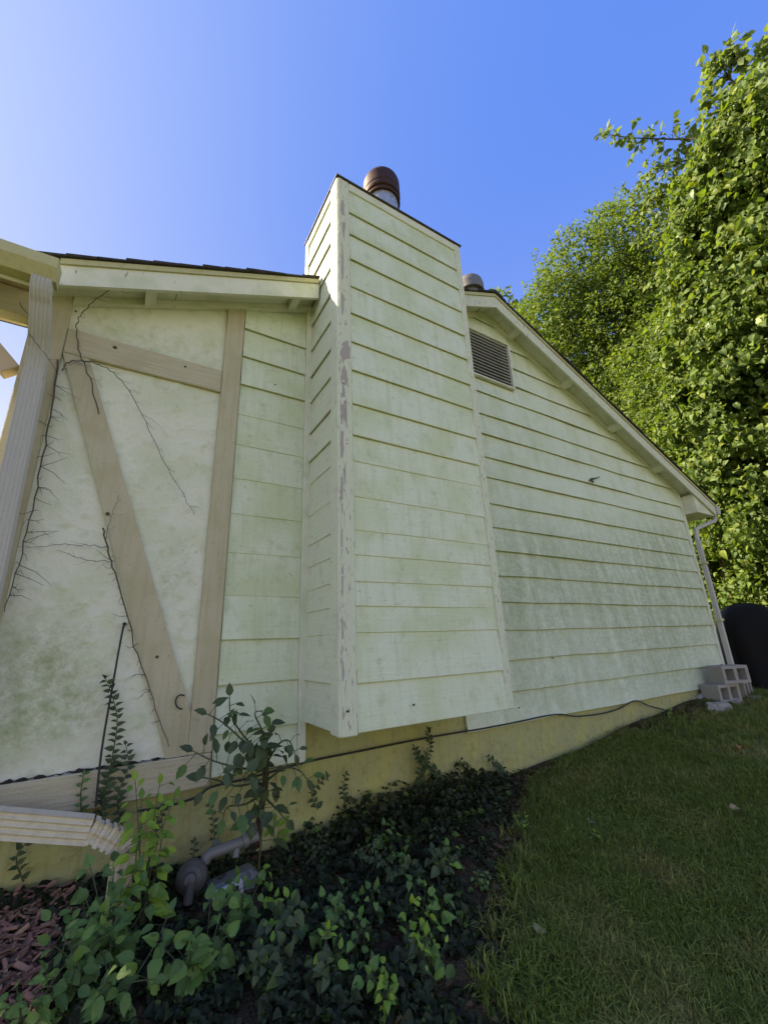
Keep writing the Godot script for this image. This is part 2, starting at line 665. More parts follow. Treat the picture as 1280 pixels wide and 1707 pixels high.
	M.foundation = mat(fou, normal_tex(N, stn, 6.0), 2.1, 0.85, Color.WHITE, 0.8)

	var con := paint(512, c8(168, 164, 154), [
		[noise_bytes(512, 21, 0.02, 0, 4), 0.45, 0.8, c8(128, 124, 112), 0.7],
		[noise_bytes(512, 22, 0.2, 0, 2), 0.6, 0.9, c8(96, 92, 82), 0.7]])
	M.concrete = mat(con, normal_tex(512, noise_bytes(512, 23, 0.15, 0, 3), 5.0), 0.5, 0.92)
	var shi := paint(512, c8(70, 68, 68), [
		[noise_bytes(512, 24, 0.25, 0, 2), 0.5, 0.85, c8(112, 106, 102), 0.8],
		[noise_bytes(512, 25, 0.02, 0, 4), 0.5, 0.8, c8(46, 44, 46), 0.7]])
	M.shingle = mat(shi, normal_tex(512, noise_bytes(512, 26, 0.25, 0, 2), 6.0), 0.7, 0.95)
	var soil := paint(512, c8(104, 104, 58), [
		[noise_bytes(512, 27, 0.03, 0, 5), 0.45, 0.75, c8(82, 78, 44), 0.6],
		[noise_bytes(512, 28, 0.12, 0, 4), 0.55, 0.8, c8(128, 120, 74), 0.5],
		[noise_bytes(512, 29, 0.015, 0, 4), 0.45, 0.7, c8(88, 104, 46), 0.8]])
	M.turf = mat(soil, normal_tex(512, noise_bytes(512, 30, 0.1, 0, 4), 8.0), 0.9, 0.95)

	var bed := paint(512, c8(76, 64, 44), [
		[noise_bytes(512, 51, 0.03, 0, 5), 0.45, 0.75, c8(44, 38, 30), 0.7],
		[noise_bytes(512, 52, 0.12, 0, 4), 0.55, 0.8, c8(96, 82, 62), 0.6]])
	M.soil = mat(bed, normal_tex(512, noise_bytes(512, 53, 0.1, 0, 4), 8.0), 0.8, 0.95)
	var metal := paint(512, c8(196, 187, 160), [
		[noise_bytes(512, 31, 0.03, 0, 4), 0.5, 0.8, c8(178, 168, 138), 0.5],
		[noise_bytes(512, 32, 0.2, 0, 2), 0.65, 0.9, c8(150, 140, 112), 0.4]])
	M.downspout = mat(metal, null, 0.8, 0.5)
	M.gutter = variant(M.downspout, Color(0.92, 0.95, 0.84))
	M.grey_down = flat_mat(Color(0.44, 0.43, 0.385), 0.5)
	var rust := paint(512, c8(64, 42, 34), [
		[noise_bytes(512, 33, 0.03, 0, 4), 0.45, 0.8, c8(42, 30, 27), 0.7],
		[noise_bytes(512, 34, 0.15, 0, 3), 0.6, 0.85, c8(86, 54, 40), 0.5]])
	M.rust = mat(rust, null, 0.5, 0.6)
	M.rust.metallic = 0.2
	var galv := paint(512, c8(176, 178, 180), [
		[noise_bytes(512, 35, 0.04, 2, 1), 0.3, 0.8, c8(142, 146, 150), 0.7],
		[noise_bytes(512, 36, 0.02, 0, 4), 0.6, 0.85, c8(112, 108, 104), 0.6]])
	M.galv = mat(galv, null, 0.4, 0.42)
	M.galv.metallic = 0.55
	M.vent_grey = flat_mat(Color(0.17, 0.16, 0.15), 0.55, 0.3)
	M.louver = flat_mat(Color(0.42, 0.41, 0.37), 0.6)
	M.dark = flat_mat(Color(0.012, 0.012, 0.012), 0.9)
	M.flash = flat_mat(Color(0.055, 0.045, 0.04), 0.6, 0.2)
	M.cable = flat_mat(Color(0.012, 0.012, 0.013), 0.6)
	M.gas = flat_mat(Color(0.15, 0.155, 0.15), 0.5, 0.1)
	M.gas_dark = flat_mat(Color(0.075, 0.075, 0.07), 0.55, 0.1)
	M.gas_white = flat_mat(Color(0.5, 0.52, 0.5), 0.5)
	M.cover = flat_mat(Color(0.009, 0.0085, 0.008), 0.8)
	M.cover.metallic_specular = 0.3
	M.dark_dirt = flat_mat(Color(0.022, 0.018, 0.013), 0.95)
	M.twig = flat_mat(Color(0.085, 0.065, 0.045), 0.9)
	M.bark = flat_mat(Color(0.10, 0.075, 0.05), 0.95)
	M.stone = M.concrete
	M.mulch = flat_mat(Color(0.23, 0.12, 0.08), 0.9)
	M.mulch.vertex_color_use_as_albedo = true
	M.sunlit_tan = flat_mat(Color(0.50, 0.40, 0.27), 0.7)  # warm tan stands in for sunlight on the porch soffit and brace

# ------------------------------------------------------------------ setting
func make_ground() -> void:
	var st := SurfaceTool.new()
	st.begin(Mesh.PRIMITIVE_TRIANGLES)
	st.set_smooth_group(0)
	var xs := []
	var v := -6.0
	while v < 14.0:
		xs.append(v)
		v += 0.2
	var a := [-300.0, -150.0, -80.0, -40.0, -25.0, -15.0, -10.0, -8.0]
	var b := [14.0, 17.0, 22.0, 30.0, 45.0, 80.0, 150.0, 300.0]
	xs = a + xs + b
	var zs := xs.duplicate()
	for i in xs.size() - 1:
		for j in zs.size() - 1:
			var p := []
			for q in [[i, j], [i + 1, j], [i + 1, j + 1], [i, j + 1]]:
				var x: float = xs[q[0]]
				var z: float = zs[q[1]]
				p.append(Vector3(x, ground_y(x, z), z))
			for t in [[0, 1, 2], [0, 2, 3]]:
				for k in t:
					st.set_uv(Vector2(p[k].x, p[k].z))
					st.add_vertex(p[k])
	st.index()
	st.generate_normals()
	st.generate_tangents()
	var mi := MeshInstance3D.new()
	mi.name = "ground"
	mi.mesh = st.commit()
	mi.mesh.surface_set_material(0, M.turf)
	mi.set_meta("kind", "structure")
	add_child(mi)

func make_bed() -> void:
	# bare soil of the planting bed and of the strip along the wall, laid just over the lawn's ground
	var st := SurfaceTool.new()
	st.begin(Mesh.PRIMITIVE_TRIANGLES)
	st.set_smooth_group(0)
	var noi := FastNoiseLite.new()
	noi.seed = 8
	noi.frequency = 1.5
	var c := 0.08
	for i in range(-32, 88):
		for j in range(-33, 3):
			var x := i * c
			var z := j * c
			var e := in_ivy(x, z) + 0.10 * noi.get_noise_2d(x, z)
			var strip := x < 6.7 and z < -2.64 + 0.09 + 0.12 * noi.get_noise_2d(x * 2.0, 9.0)
			if e < 0.0 and not strip:
				continue
			var p := []
			for q in [[x, z], [x + c, z], [x + c, z + c], [x, z + c]]:
				p.append(Vector3(q[0], ground_y(q[0], q[1]) + 0.006, q[1]))
			for k in [0, 1, 2, 0, 2, 3]:
				st.set_uv(Vector2(p[k].x, p[k].z))
				st.add_vertex(p[k])
	st.index()
	st.generate_normals()
	st.generate_tangents()
	var mi := MeshInstance3D.new()
	mi.name = "planting_bed"
	mi.mesh = st.commit()
	mi.mesh.surface_set_material(0, M.soil)
	mi.set_meta("kind", "structure")
	add_child(mi)

# soffit height on the gable, in relative units
func soffit(x: float) -> float:
	if x < 1.45:
		return 0.979 + 0.416 * (x + 0.228)
	return 1.677 - 0.448 * (x - 1.45)

var house: Node3D
const HX0 := -0.31
const HX1 := 3.165
const ZB := -5.2

func make_house() -> void:
	house = thing("house", "pale green house gable with lap siding, stucco and timber trim", "house", W(1.4, -0.5, ZW))
	# side and rear walls, closed body
	var st := new_st()
	box2(st, W(HX0, -0.7, ZW - 0.05), W(HX0 + 0.05, soffit(HX0) - 0.01, ZB))
	part("side_wall", st, M.stucco, house)
	st = new_st()
	box2(st, W(HX1 - 0.05, -0.7, ZW - 0.05), W(HX1, soffit(HX1) - 0.01, ZB))
	part("side_wall", st, M.siding[2], house)
	st = new_st()
	prism(st, [v2(HX0, -0.7), v2(HX1, -0.7), v2(HX1, soffit(HX1) - 0.01), v2(1.45, soffit(1.45) - 0.01), v2(HX0, soffit(HX0) - 0.01)], ZB * S, (ZB - 0.05) * S)
	part("rear_wall", st, M.siding[1], house)
	# foundation
	st = new_st()
	box2(st, W(HX0 + 0.005, -0.9, ZW - 0.05), W(HX1 - 0.004, -0.19, ZW - 0.006), 0.01)
	part("foundation", st, M.foundation, house)
	# gable wall backing with the vent opening left free, and siding boards on it
	var vx0 := 1.27
	var vx1 := 1.594
	var vy0 := 1.248
	var vy1 := 1.512
	st = new_st()
	var zb := (ZW - 0.006) * S
	prism(st, [v2(0.2, -0.19), v2(vx0, -0.19), v2(vx0, soffit(vx0)), v2(0.2, soffit(0.2))], zb - 0.05, zb)
	prism(st, [v2(vx1, -0.19), v2(HX1, -0.19), v2(HX1, soffit(HX1)), v2(vx1, soffit(vx1))], zb - 0.05, zb)
	prism(st, [v2(vx0, -0.19), v2(vx1, -0.19), v2(vx1, vy0), v2(vx0, vy0)], zb - 0.05, zb)
	prism(st, [v2(vx0, vy1), v2(vx1, vy1), v2(vx1, soffit(vx1)), v2(1.45, soffit(1.45)), v2(vx0, soffit(vx0))], zb - 0.05, zb)
	var wall := part("gable_wall", st, M.siding[0], house)
	var rows := [-0.312, -0.2, -0.083, 0.03, 0.1445, 0.254, 0.361, 0.467, 0.576, 0.703, 0.805, 0.926, 1.035, 1.158, 1.27, 1.385, 1.5, 1.61, 1.7]
	for i in rows.size() - 1:
		var y0: float = rows[i]
		var y1: float = rows[i + 1] + 0.004
		var xr0 := right_end(y0)
		var xr1 := right_end(y1)
		if xr0 < 1.1:
			continue
		var x0b := CX1 + 0.02
		var m: Material = M.mildew
		var pieces := [[x0b, xr0, x0b, maxf(xr1, x0b + 0.02), y0, y1]]
		if y1 > vy0 and y0 < vy1:          # boards stop at the vent frame
			pieces = [[x0b, vx0 - 0.012, x0b, vx0 - 0.012, y0, y1], [vx1 + 0.012, xr0, vx1 + 0.012, maxf(xr1, vx1 + 0.02), y0, y1]]
			if y0 < vy0 - 0.02:
				pieces.append([vx0 - 0.0115, vx1 + 0.0115, vx0 - 0.0115, vx1 + 0.0115, y0, vy0 - 0.011])
			elif y1 > vy1 + 0.02:
				pieces.append([vx0 - 0.0115, vx1 + 0.0115, vx0 - 0.0115, vx1 + 0.0115, vy1 + 0.011, y1])
		for e in pieces:
			part("siding_board", board(Vector3(0, 0, zb + 0.004), Vector3.RIGHT, Vector3.BACK, e[0] * S, e[1] * S, e[2] * S, e[3] * S, EYE + e[4] * S, EYE + e[5] * S, 0.024, 3.4), m, wall)
	var lrows := [-0.306, -0.209, -0.092, 0.024, 0.145, 0.27, 0.39, 0.505, 0.62, 0.73, 0.841, 0.951, 1.066, 1.18]
	for i in lrows.size() - 1:
		var faint: bool = i >= 4 and i <= 9
		part("siding_board", board(Vector3(0, 0, zb + 0.004), Vector3.RIGHT, Vector3.BACK, 0.236 * S, 0.459 * S, 0.236 * S, 0.459 * S, EYE + lrows[i] * S, EYE + (lrows[i + 1] + 0.004) * S, 0.007 if faint else 0.021), M.siding[rng.randi() % 5], wall)
	# stucco panel
	st = new_st()
	stucco_panel(st)
	part("stucco_panel", st, M.stucco, house)
	# timbers
	var zf := (ZW + 0.010) * S
	var zt := (ZW - 0.01) * S
	st = new_st()
	box2(st, Vector3(0.176 * S, EYE - 0.247 * S, zt), Vector3(0.233 * S, EYE + (soffit(0.2) - 0.006) * S, zf), 0.005)
	part("timber_post", st, M.timber_v, house)
	st = new_st()
	box2(st, Vector3(HX0 * S, EYE - 0.33 * S, zt - 0.05), Vector3(-0.233 * S, EYE + (soffit(-0.25) + 0.0) * S, zf + 0.004), 0.005)
	part("corner_post", st, M.timber_v, house)
	st = new_st()
	box2(st, Vector3(-0.2325 * S, EYE + 0.788 * S, zt), Vector3(0.1755 * S, EYE + 0.868 * S, zf - 0.004), 0.005)
	part("timber_rail", st, M.timber, house)
	st = new_st()
	# slanting brace, its ends cut level so that they butt against the rail and the sill
	prism(st, [v2(-0.232, 0.787), v2(-0.172, 0.787), v2(0.175, -0.15), v2(0.175, -0.246), v2(0.128, -0.246)], zt, zf - 0.007)
	part("diagonal_brace", st, M.timber_v, house)
	st = new_st()
	box2(st, Vector3(-0.2325 * S, EYE - 0.322 * S, zt), Vector3(0.232 * S, EYE - 0.2475 * S, zf + 0.006), 0.006)
	part("sill_beam", st, M.timber, house)
	for q in [[180, 857, 4.0], [192, 580, 4.5], [309, 612, 3.0], [262, 1095, 3.0], [127, 520, 2.5]]:
		st = new_st()
		lathe(st, px(q[0], q[1], ZW + 0.0055), [Vector2(0.001, 0.011), Vector2(q[2] * 0.0016, 0.0105), Vector2(q[2] * 0.0026, 0.006)], 10, Vector3.BACK)
		part("knot", st, M.twig, house)
	# crumbled joint between stucco and sill beam
	st = new_st()
	var jp := []
	var jr := []
	for i in 46:
		var jx := lerpf(-0.2, 0.15, i / 45.0)
		jp.append(W(jx, -0.2455 + rng.randf_range(-0.001, 0.002), ZW + 0.004))
		jr.append(0.0015 + 0.011 * pow(rng.randf(), 2.5))
	tube(st, jp, jr, 5)
	part("joint", st, M.dark_dirt, house)
	for q in [[459, 641], [580, 1186], [690, 1175], [922, 1097], [865, 1180], [1152, 1148], [1078, 800]]:
		st = new_st()
		lathe(st, px(q[0], q[1], (ZW if q[0] < 500 or q[0] > 860 else ZC) + 0.0042), [Vector2(0.0005, 0.003), Vector2(0.005, 0.002), Vector2(0.006, -0.004)], 8, Vector3.BACK)
		part("nail_head", st, M.dark_dirt, house)
	# trims at the chimney and at the right corner
	st = new_st()
	box2(st, Vector3(0.4595 * S, EYE - 0.312 * S, zt), Vector3(0.4825 * S, EYE + (soffit(0.46) - 0.004) * S, (ZW + 0.012) * S), 0.004)
	part("corner_trim", st, M.trim, house)
	st = new_st()
	box2(st, Vector3(HX1 * S - 0.055, EYE - 0.312 * S, zt), Vector3(HX1 * S + 0.004, EYE + (soffit(HX1) - 0.002) * S, (ZW + 0.010) * S), 0.004)
	part("corner_trim", st, M.trim, house)
	# gable vent: frame round the opening, louvers across it
	var vent := Node3D.new()
	vent.name = "gable_vent"
	house.add_child(vent)
	vent.global_position = W(1.43, vy0, ZW)
	for e in [[vx0 - 0.001, vx0 + 0.004], [vx1 - 0.004, vx1 + 0.001]]:
		st = new_st()
		box2(st, W(e[0], vy0, ZW - 0.03), W(e[1], vy1, ZW + 0.012), 0.001)
		part("jamb", st, M.louver, vent)
	for e in [[vx0 - 0.012, vy0 - 0.010, vx1 + 0.012, vy0], [vx0 - 0.012, vy1, vx1 + 0.012, vy1 + 0.010], [vx1, vy0, vx1 + 0.012, vy1], [vx0 - 0.012, vy0, vx0, vy1]]:
		st = new_st()
		box2(st, W(e[0], e[1], ZW), W(e[2], e[3], ZW + 0.019), 0.003)
		part("frame", st, M.trim, vent)
	for i in 14:
		var y := lerpf(vy0 + 0.006, vy1 - 0.006, i / 13.0)
		st = new_st()
		var c := W((vx0 + vx1) * 0.5, y, ZW + 0.003)
		cbox(st, Transform3D(Basis(Vector3.RIGHT, deg_to_rad(22)), c), Vector3((vx1 - vx0) * S - 0.02, 0.007, 0.034), 0.001)
		part("louver", st, M.louver, vent)

func v2(x: float, y: float) -> Vector2:
	return Vector2(x * S, EYE + y * S)

func right_end(y: float) -> float:
	return minf(HX1 - 0.0265, 1.45 + (1.677 - y) / 0.448 + 0.04)

func stucco_panel(st: SurfaceTool) -> void:
	# a lightly uneven trowelled sheet
	var n := FastNoiseLite.new()
	n.seed = 44
	n.frequency = 1.1
	var nx := 26
	var z0 := (ZW - 0.003) * S
	st.set_smooth_group(1)
	var inner := W(0, 0.3, ZW - 1.0)
	var ny := 60
	var P := func(i: int, j: int) -> Vector3:
		var x := lerpf(-0.24, 0.185, float(i) / nx) * S
		var y := lerpf(EYE - 0.26 * S, EYE + (soffit(x / S) + 0.004) * S, float(j) / ny)
		return Vector3(x, y, z0 + 0.006 * n.get_noise_2d(x * 2.0, y * 2.0) + 0.0035 * n.get_noise_2d(x * 9.0 + 40, y * 7.0))
	for i in nx:
		for j in ny:
			quad(st, P.call(i, j), P.call(i + 1, j), P.call(i + 1, j + 1), P.call(i, j + 1), inner)
	st.set_smooth_group(-1)

# ------------------------------------------------------------------ chimney
func make_chimney() -> void:
	var st := new_st()
	var yb := -0.206
	var yt := 1.655
	var zbk := -1.321
	var rec := 0.008           # base plane lies behind the trim
	box2(st, W(CX0 + rec, yb + 0.006, zbk), W(CX1 - rec, yt, ZC - rec), 0.002)
	var ch := part("chimney", st, M.siding[1], house)
	var rows := [yb, -0.095, 0.027, 0.096, 0.162, 0.235, 0.306, 0.405, 0.517, 0.6, 0.708, 0.83, 0.938, 1.053, 1.167, 1.286, 1.402, 1.506, 1.62]
	for i in rows.size() - 1:
		var faint: bool = i >= 2 and i <= 8
		var y0: float = EYE + rows[i] * S
		var y1: float = EYE + (rows[i + 1] + 0.004) * S
		var lip := 0.008 if faint else 0.0185
		part("siding_board", board(Vector3(0, 0, (ZC - rec) * S), Vector3.RIGHT, Vector3.BACK, (CX0 + 0.045) * S, (CX1 - 0.03) * S, (CX0 + 0.045) * S, (CX1 - 0.03) * S, y0, y1, lip, 1.6 if faint else 1.0), M.siding[rng.randi() % 5], ch)
		# left flank, facing the sun: u runs towards -z
		part("siding_board", board(Vector3((CX0 + rec) * S, 0, 0), Vector3.FORWARD, Vector3.LEFT, (-ZC + 0.058) * S, (-zbk - 0.03) * S, (-ZC + 0.058) * S, (-zbk - 0.03) * S, y0, y1, lip), M.flank[rng.randi() % 5], ch)
		# right flank
		part("siding_board", board(Vector3((CX1 - rec) * S, 0, 0), Vector3.FORWARD, Vector3.RIGHT, (-ZC + 0.01) * S, -zbk * S, (-ZC + 0.01) * S, -zbk * S, y0, y1, lip), M.siding[rng.randi() % 5], ch)
	# corner trim boards
	var ybt := EYE + (yb - 0.006) * S
	var ytt := EYE + yt * S
	st = new_st()
	box2(st, Vector3(CX0 * S + 0.0, ybt, (ZC - 0.02) * S), Vector3((CX0 + 0.046) * S, ytt, ZC * S), 0.006)
	part("corner_trim", st, M.peel, ch)
	st = new_st()
	box2(st, Vector3((CX1 - 0.031) * S, ybt + 0.01, (ZC - 0.02) * S), Vector3(CX1 * S, ytt, ZC * S), 0.006)
	part("corner_trim", st, M.peel, ch)
	st = new_st()
	box2(st, Vector3((CX0 - 0.003) * S, ybt, (ZC - 0.058) * S), Vector3((CX0 + 0.02) * S, ytt, (ZC - 0.004) * S), 0.005)
	part("corner_trim", st, M.flank[0], ch)
	st = new_st()
	box2(st, Vector3((CX0 - 0.002) * S, EYE + 1.2 * S, (zbk - 0.002) * S), Vector3((CX0 + 0.02) * S, ytt, (zbk + 0.032) * S), 0.005)
	part("corner_trim", st, M.trim, ch)
	st = new_st()
	box2(st, Vector3((CX0 + 0.0465) * S, EYE + 1.618 * S, (ZC - 0.012) * S), Vector3((CX1 - 0.0315) * S, ytt, (ZC - 0.001) * S), 0.004)
	part("top_trim", st, M.trim, ch)
	st = new_st()
	box2(st, Vector3((CX0 - 0.001) * S, EYE + 1.618 * S, (zbk + 0.034) * S), Vector3((CX0 + 0.012) * S, ytt, (ZC - 0.0585) * S), 0.004)
	part("top_trim", st, M.trim, ch)
	# metal cap with a turned-down edge
	st = new_st()
	box2(st, Vector3((CX0 - 0.007) * S, ytt + 0.001, (zbk - 0.008) * S), Vector3((CX1 + 0.007) * S, ytt + 0.012, (ZC + 0.006) * S), 0.003)
	part("cap_flashing", st, M.flash, ch)
	# patches of bare wood where the paint has come off the corner board
	for q in [[576, 585, 8.0, 16.0], [574, 628, 6.0, 15.0], [572, 672, 4.0, 30.0], [570, 735, 3.0, 34.0], [570, 820, 2.0, 30.0], [569, 900, 1.6, 36.0], [571, 1050, 1.8, 22.0], [571, 345, 2.5, 14.0], [573, 380, 2.0, 16.0], [571, 440, 1.6, 26.0], [571, 505, 2.0, 18.0], [577, 690, 1.6, 22.0], [571, 965, 1.6, 24.0], [572, 1120, 2.0, 16.0], [575, 790, 1.5, 18.0], [572, 1190, 2.4, 12.0]]:
		st = new_st()
		var c := px(q[0], q[1], ZC + 0.0008)
		var pts := []
		for k in 18:
			var an := TAU * k / 18.0
			var rr := 1.0 + 0.14 * sin(an * 3.0 + q[1]) + rng.randf_range(-0.22, 0.22)
			var e := px(q[0] + q[2] * rr * cos(an), q[1] + q[3] * rr * sin(an), ZC + 0.0008)
			e.x = clampf(e.x, CX0 * S + 0.008, (CX0 + 0.043) * S)
			pts.append(e)
		for k in 18:
			tri(st, c, pts[k], pts[(k + 1) % 18], c - Vector3(0, 0, 1))
		part("bare_patch", st, M.bare_wood, ch)
	# curled flakes of paint along the weathered edge
	for i in 46:
		var v := rng.randf_range(330, 1190)
		var wd := rng.randf_range(0.006, 0.02)
		var hg := rng.randf_range(0.012, 0.05)
		var ex := rng.randf_range(0.001, 0.02) if rng.randf() < 0.75 else rng.randf_range(0.02, 0.085)
		var at := Vector3(CX0 * S + ex, px(570, v, ZC).y, ZC * S + 0.0008)
		st = new_st()
		var c1 := at + Vector3(wd, rng.randf_range(-0.004, 0.004), rng.randf_range(0.002, 0.007))
		var c2 := c1 + Vector3(rng.randf_range(-0.003, 0.003), hg, -0.001)
		var c3 := at + Vector3(rng.randf_range(-0.002, 0.002), hg * rng.randf_range(0.7, 1.1), 0)
		quad(st, at, c1, c2, c3, at - Vector3(0, 0, 1))
		part("paint_flake", st, M.flake, ch)
	# flue
	var fx := 0.772 * S
	var fz := -1.16 * S
	st = new_st()
	lathe(st, Vector3(fx, ytt + 0.012, fz), [Vector2(0.175, 0.0), Vector2(0.149, 0.02), Vector2(0.149, 0.50), Vector2(0.01, 0.50)], 36)
	part("flue_pipe", st, M.galv, ch)
	st = new_st()
	lathe(st, Vector3(fx, ytt, fz), [Vector2(0.150, 0.505), Vector2(0.166, 0.505), Vector2(0.171, 0.512), Vector2(0.171, 0.532), Vector2(0.156, 0.54), Vector2(0.156, 0.562), Vector2(0.171, 0.57), Vector2(0.175, 0.585), Vector2(0.175, 0.62), Vector2(0.169, 0.628), Vector2(0.175, 0.636), Vector2(0.175, 0.755), Vector2(0.166, 0.785), Vector2(0.121, 0.80), Vector2(0.01, 0.805)], 40)
	part("flue_cap", st, M.rust, ch)

# ------------------------------------------------------------------ roof
func make_roof() -> void:
	var st := new_st()
	var xe0 := -0.30
	var xe1 := 3.42
	var zf := (ZR - 0.012) * S
	var zbk := (ZB - 0.1) * S
	# deck on both slopes
	prism(st, [v2(xe0, soffit(xe0)), v2(1.45, soffit(1.45)), v2(1.45, soffit(1.45) + 0.042), v2(xe0, soffit(xe0) + 0.042)], zbk, zf)
	prism(st, [v2(1.45, soffit(1.45)), v2(xe1, soffit(xe1)), v2(xe1, soffit(xe1) + 0.042), v2(1.45, soffit(1.45) + 0.042)], zbk, zf)
	var roof := part("roof", st, M.timber, house)
	# rake boards: left one stops at the chimney flank, right one runs from behind the chimney
	var fz0 := (ZR - 0.0115) * S
	var fz1 := ZR * S
	for e in [[-0.262, CX0 - 0.003], [CX1 + 0.004, 1.45], [1.45, xe1]]:
		st = new_st()
		prism(st, [v2(e[0], soffit(e[0]) - 0.040), v2(e[1], soffit(e[1]) - 0.040), v2(e[1], soffit(e[1]) + 0.026), v2(e[0], soffit(e[0]) + 0.026)], fz0, fz1)
		part("rake_board", st, M.peel if e[0] > 1.0 else M.trim, roof)
		st = new_st()
		prism(st, [v2(e[0], soffit(e[0]) + 0.0265), v2(e[1], soffit(e[1]) + 0.0265), v2(e[1], soffit(e[1]) + 0.044), v2(e[0], soffit(e[0]) + 0.044)], fz0, fz1 + 0.012)
		part("rake_moulding", st, M.gutter, roof)
	# soffit boards, frieze boards on the wall
	for e in [[-0.30, CX0 - 0.003], [CX1 + 0.004, 1.45], [1.45, xe1]]:
		st = new_st()
		prism(st, [v2(e[0], soffit(e[0]) - 0.006), v2(e[1], soffit(e[1]) - 0.006), v2(e[1], soffit(e[1]) - 0.001), v2(e[0], soffit(e[0]) - 0.001)], (ZW + 0.001) * S, (ZR - 0.012) * S)
		part("soffit", st, M.trim, roof)
		var x1: float = minf(e[1], HX1 - 0.028)
		var x0: float = maxf(e[0], -0.2325)
		st = new_st()
		prism(st, [v2(x0, soffit(x0) - 0.030), v2(x1, soffit(x1) - 0.030), v2(x1, soffit(x1) - 0.0065), v2(x0, soffit(x0) - 0.0065)], (ZW - 0.002) * S, (ZW + 0.0145) * S)
		part("frieze_board", st, M.trim, roof)
	# lookout blocks
	for x in [-0.05, 0.395, 1.62, 2.03, 2.44, 2.87, 3.22]:
		st = new_st()
		var sl := 0.416 if x < 1.45 else -0.448
		prism(st, [v2(x - 0.014, soffit(x) - 0.034 - sl * 0.014), v2(x + 0.014, soffit(x) - 0.034 + sl * 0.014), v2(x + 0.014, soffit(x) - 0.0065 + sl * 0.014), v2(x - 0.014, soffit(x) - 0.0065 - sl * 0.014)], (ZW + 0.015) * S, (ZR - 0.012) * S)
		part("lookout", st, M.trim, roof)
	# boxed return at the right eave
	st = new_st()
	prism(st, [v2(HX1 + 0.004, soffit(xe1) - 0.041), v2(xe1 - 0.004, soffit(xe1) - 0.041), v2(xe1 - 0.004, soffit(xe1) - 0.008), v2(HX1 + 0.004, soffit(HX1) - 0.03)], (ZW - 0.02) * S, (ZR - 0.013) * S)
	part("eave_return", st, M.trim, roof)
	st = new_st()
	box2(st, W(HX1, soffit(xe1) - 0.041, ZB), W(xe1 - 0.004, soffit(xe1) - 0.033, ZW - 0.021), 0.002)
	part("soffit", st, M.trim, roof)
	# shingle courses up both slopes
	for side in [0, 1]:
		var a := -0.318 if side == 0 else xe1 + 0.02
		var n := 27 if side == 0 else 30
		var step := (1.45 - a) / n
		for i in n:
			var x0 := a + step * i
			var x1 := a + step * (i + 2.0)
			if side == 0:
				x1 = minf(x1, 1.45)
			else:
				x1 = maxf(x1, 1.45)
			var jit := rng.randf_range(-0.0015, 0.003)
			st = new_st()
			var zz := (ZR + 0.012) * S + jit * 3.0
			if side == 0 and x0 + step > CX0 - 0.01 and x0 < CX1:
				zz = -1.33 * S      # behind the chimney
			var t0 := 0.0460
			var lift := 0.009
			prism(st, [v2(x0, soffit(x0) + t0 + 0.003 + jit), v2(x1, soffit(x1) + t0), v2(x1, soffit(x1) + t0 + 0.003), v2(x0, soffit(x0) + t0 + lift + jit)], zbk, zz)
			part("shingle_course", st, M.shingle, roof)
			if side == 0 and x0 + step > CX0 - 0.01 and x0 < CX0:
				st = new_st()
				prism(st, [v2(x0, soffit(x0) + t0 + 0.003), v2(CX0 - 0.004, soffit(CX0) + t0), v2(CX0 - 0.004, soffit(CX0) + t0 + 0.008), v2(x0, soffit(x0) + t0 + lift)], -1.33 * S, (ZR + 0.012) * S)
				part("shingle_course", st, M.shingle, roof)
	# ridge caps
	for i in 12:
		var z0 := (ZR + 0.014) * S - i * 0.42
		st = new_st()
		var y := soffit(1.45) + 0.05
		prism(st, [v2(1.40, y - 0.022), v2(1.45, y), v2(1.45, y + 0.014), v2(1.40, y - 0.008)], z0 - 0.44, z0)
		prism(st, [v2(1.45, y), v2(1.50, y - 0.022), v2(1.50, y - 0.008), v2(1.45, y + 0.014)], z0 - 0.44, z0)
		part("ridge_cap", st, M.shingle, roof)
	# porch eave to the left of the corner: soffit, beam, roof slab
	st = new_st()
	box2(st, W(-1.6, 0.865, ZW - 0.03), W(HX0 - 0.002, 0.945, ZW + 0.012), 0.006)
	part("porch_beam", st, M.timber, house)
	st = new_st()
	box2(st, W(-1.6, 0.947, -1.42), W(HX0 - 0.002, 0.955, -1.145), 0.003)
	part("porch_soffit", st, M.sunlit_tan, house)
	st = new_st()
	prism(st, [Vector2(-1.65 * S, EYE + 0.957 * S), Vector2(-0.335 * S, EYE + 0.957 * S), Vector2(-0.335 * S, EYE + 0.968 * S), Vector2(-1.65 * S, EYE + 0.968 * S)], -1.44 * S, -1.14 * S)
	part("porch_roof", st, M.shingle, house)
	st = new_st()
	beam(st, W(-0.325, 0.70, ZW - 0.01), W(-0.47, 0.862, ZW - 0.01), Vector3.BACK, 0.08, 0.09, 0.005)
	part("knee_brace", st, M.sunlit_tan, house)
	# mushroom vent by the ridge
	var rv := thing("roof_vent", "round grey metal vent standing on the roof ridge", "roof vent", W(1.335, 1.66, -1.22))
	st = new_st()
	lathe(st, W(1.335, 1.64, -1.22), [Vector2(0.11, 0.0), Vector2(0.11, 0.17)], 28)
	part("vent_neck", st, M.vent_grey, rv)
	st = new_st()
	lathe(st, W(1.335, 1.64, -1.22), [Vector2(0.115, 0.15), Vector2(0.15, 0.15), Vector2(0.15, 0.25), Vector2(0.14, 0.30), Vector2(0.11, 0.335), Vector2(0.06, 0.352), Vector2(0.005, 0.358)], 32)
	part("vent_hood", st, M.vent_grey, rv)

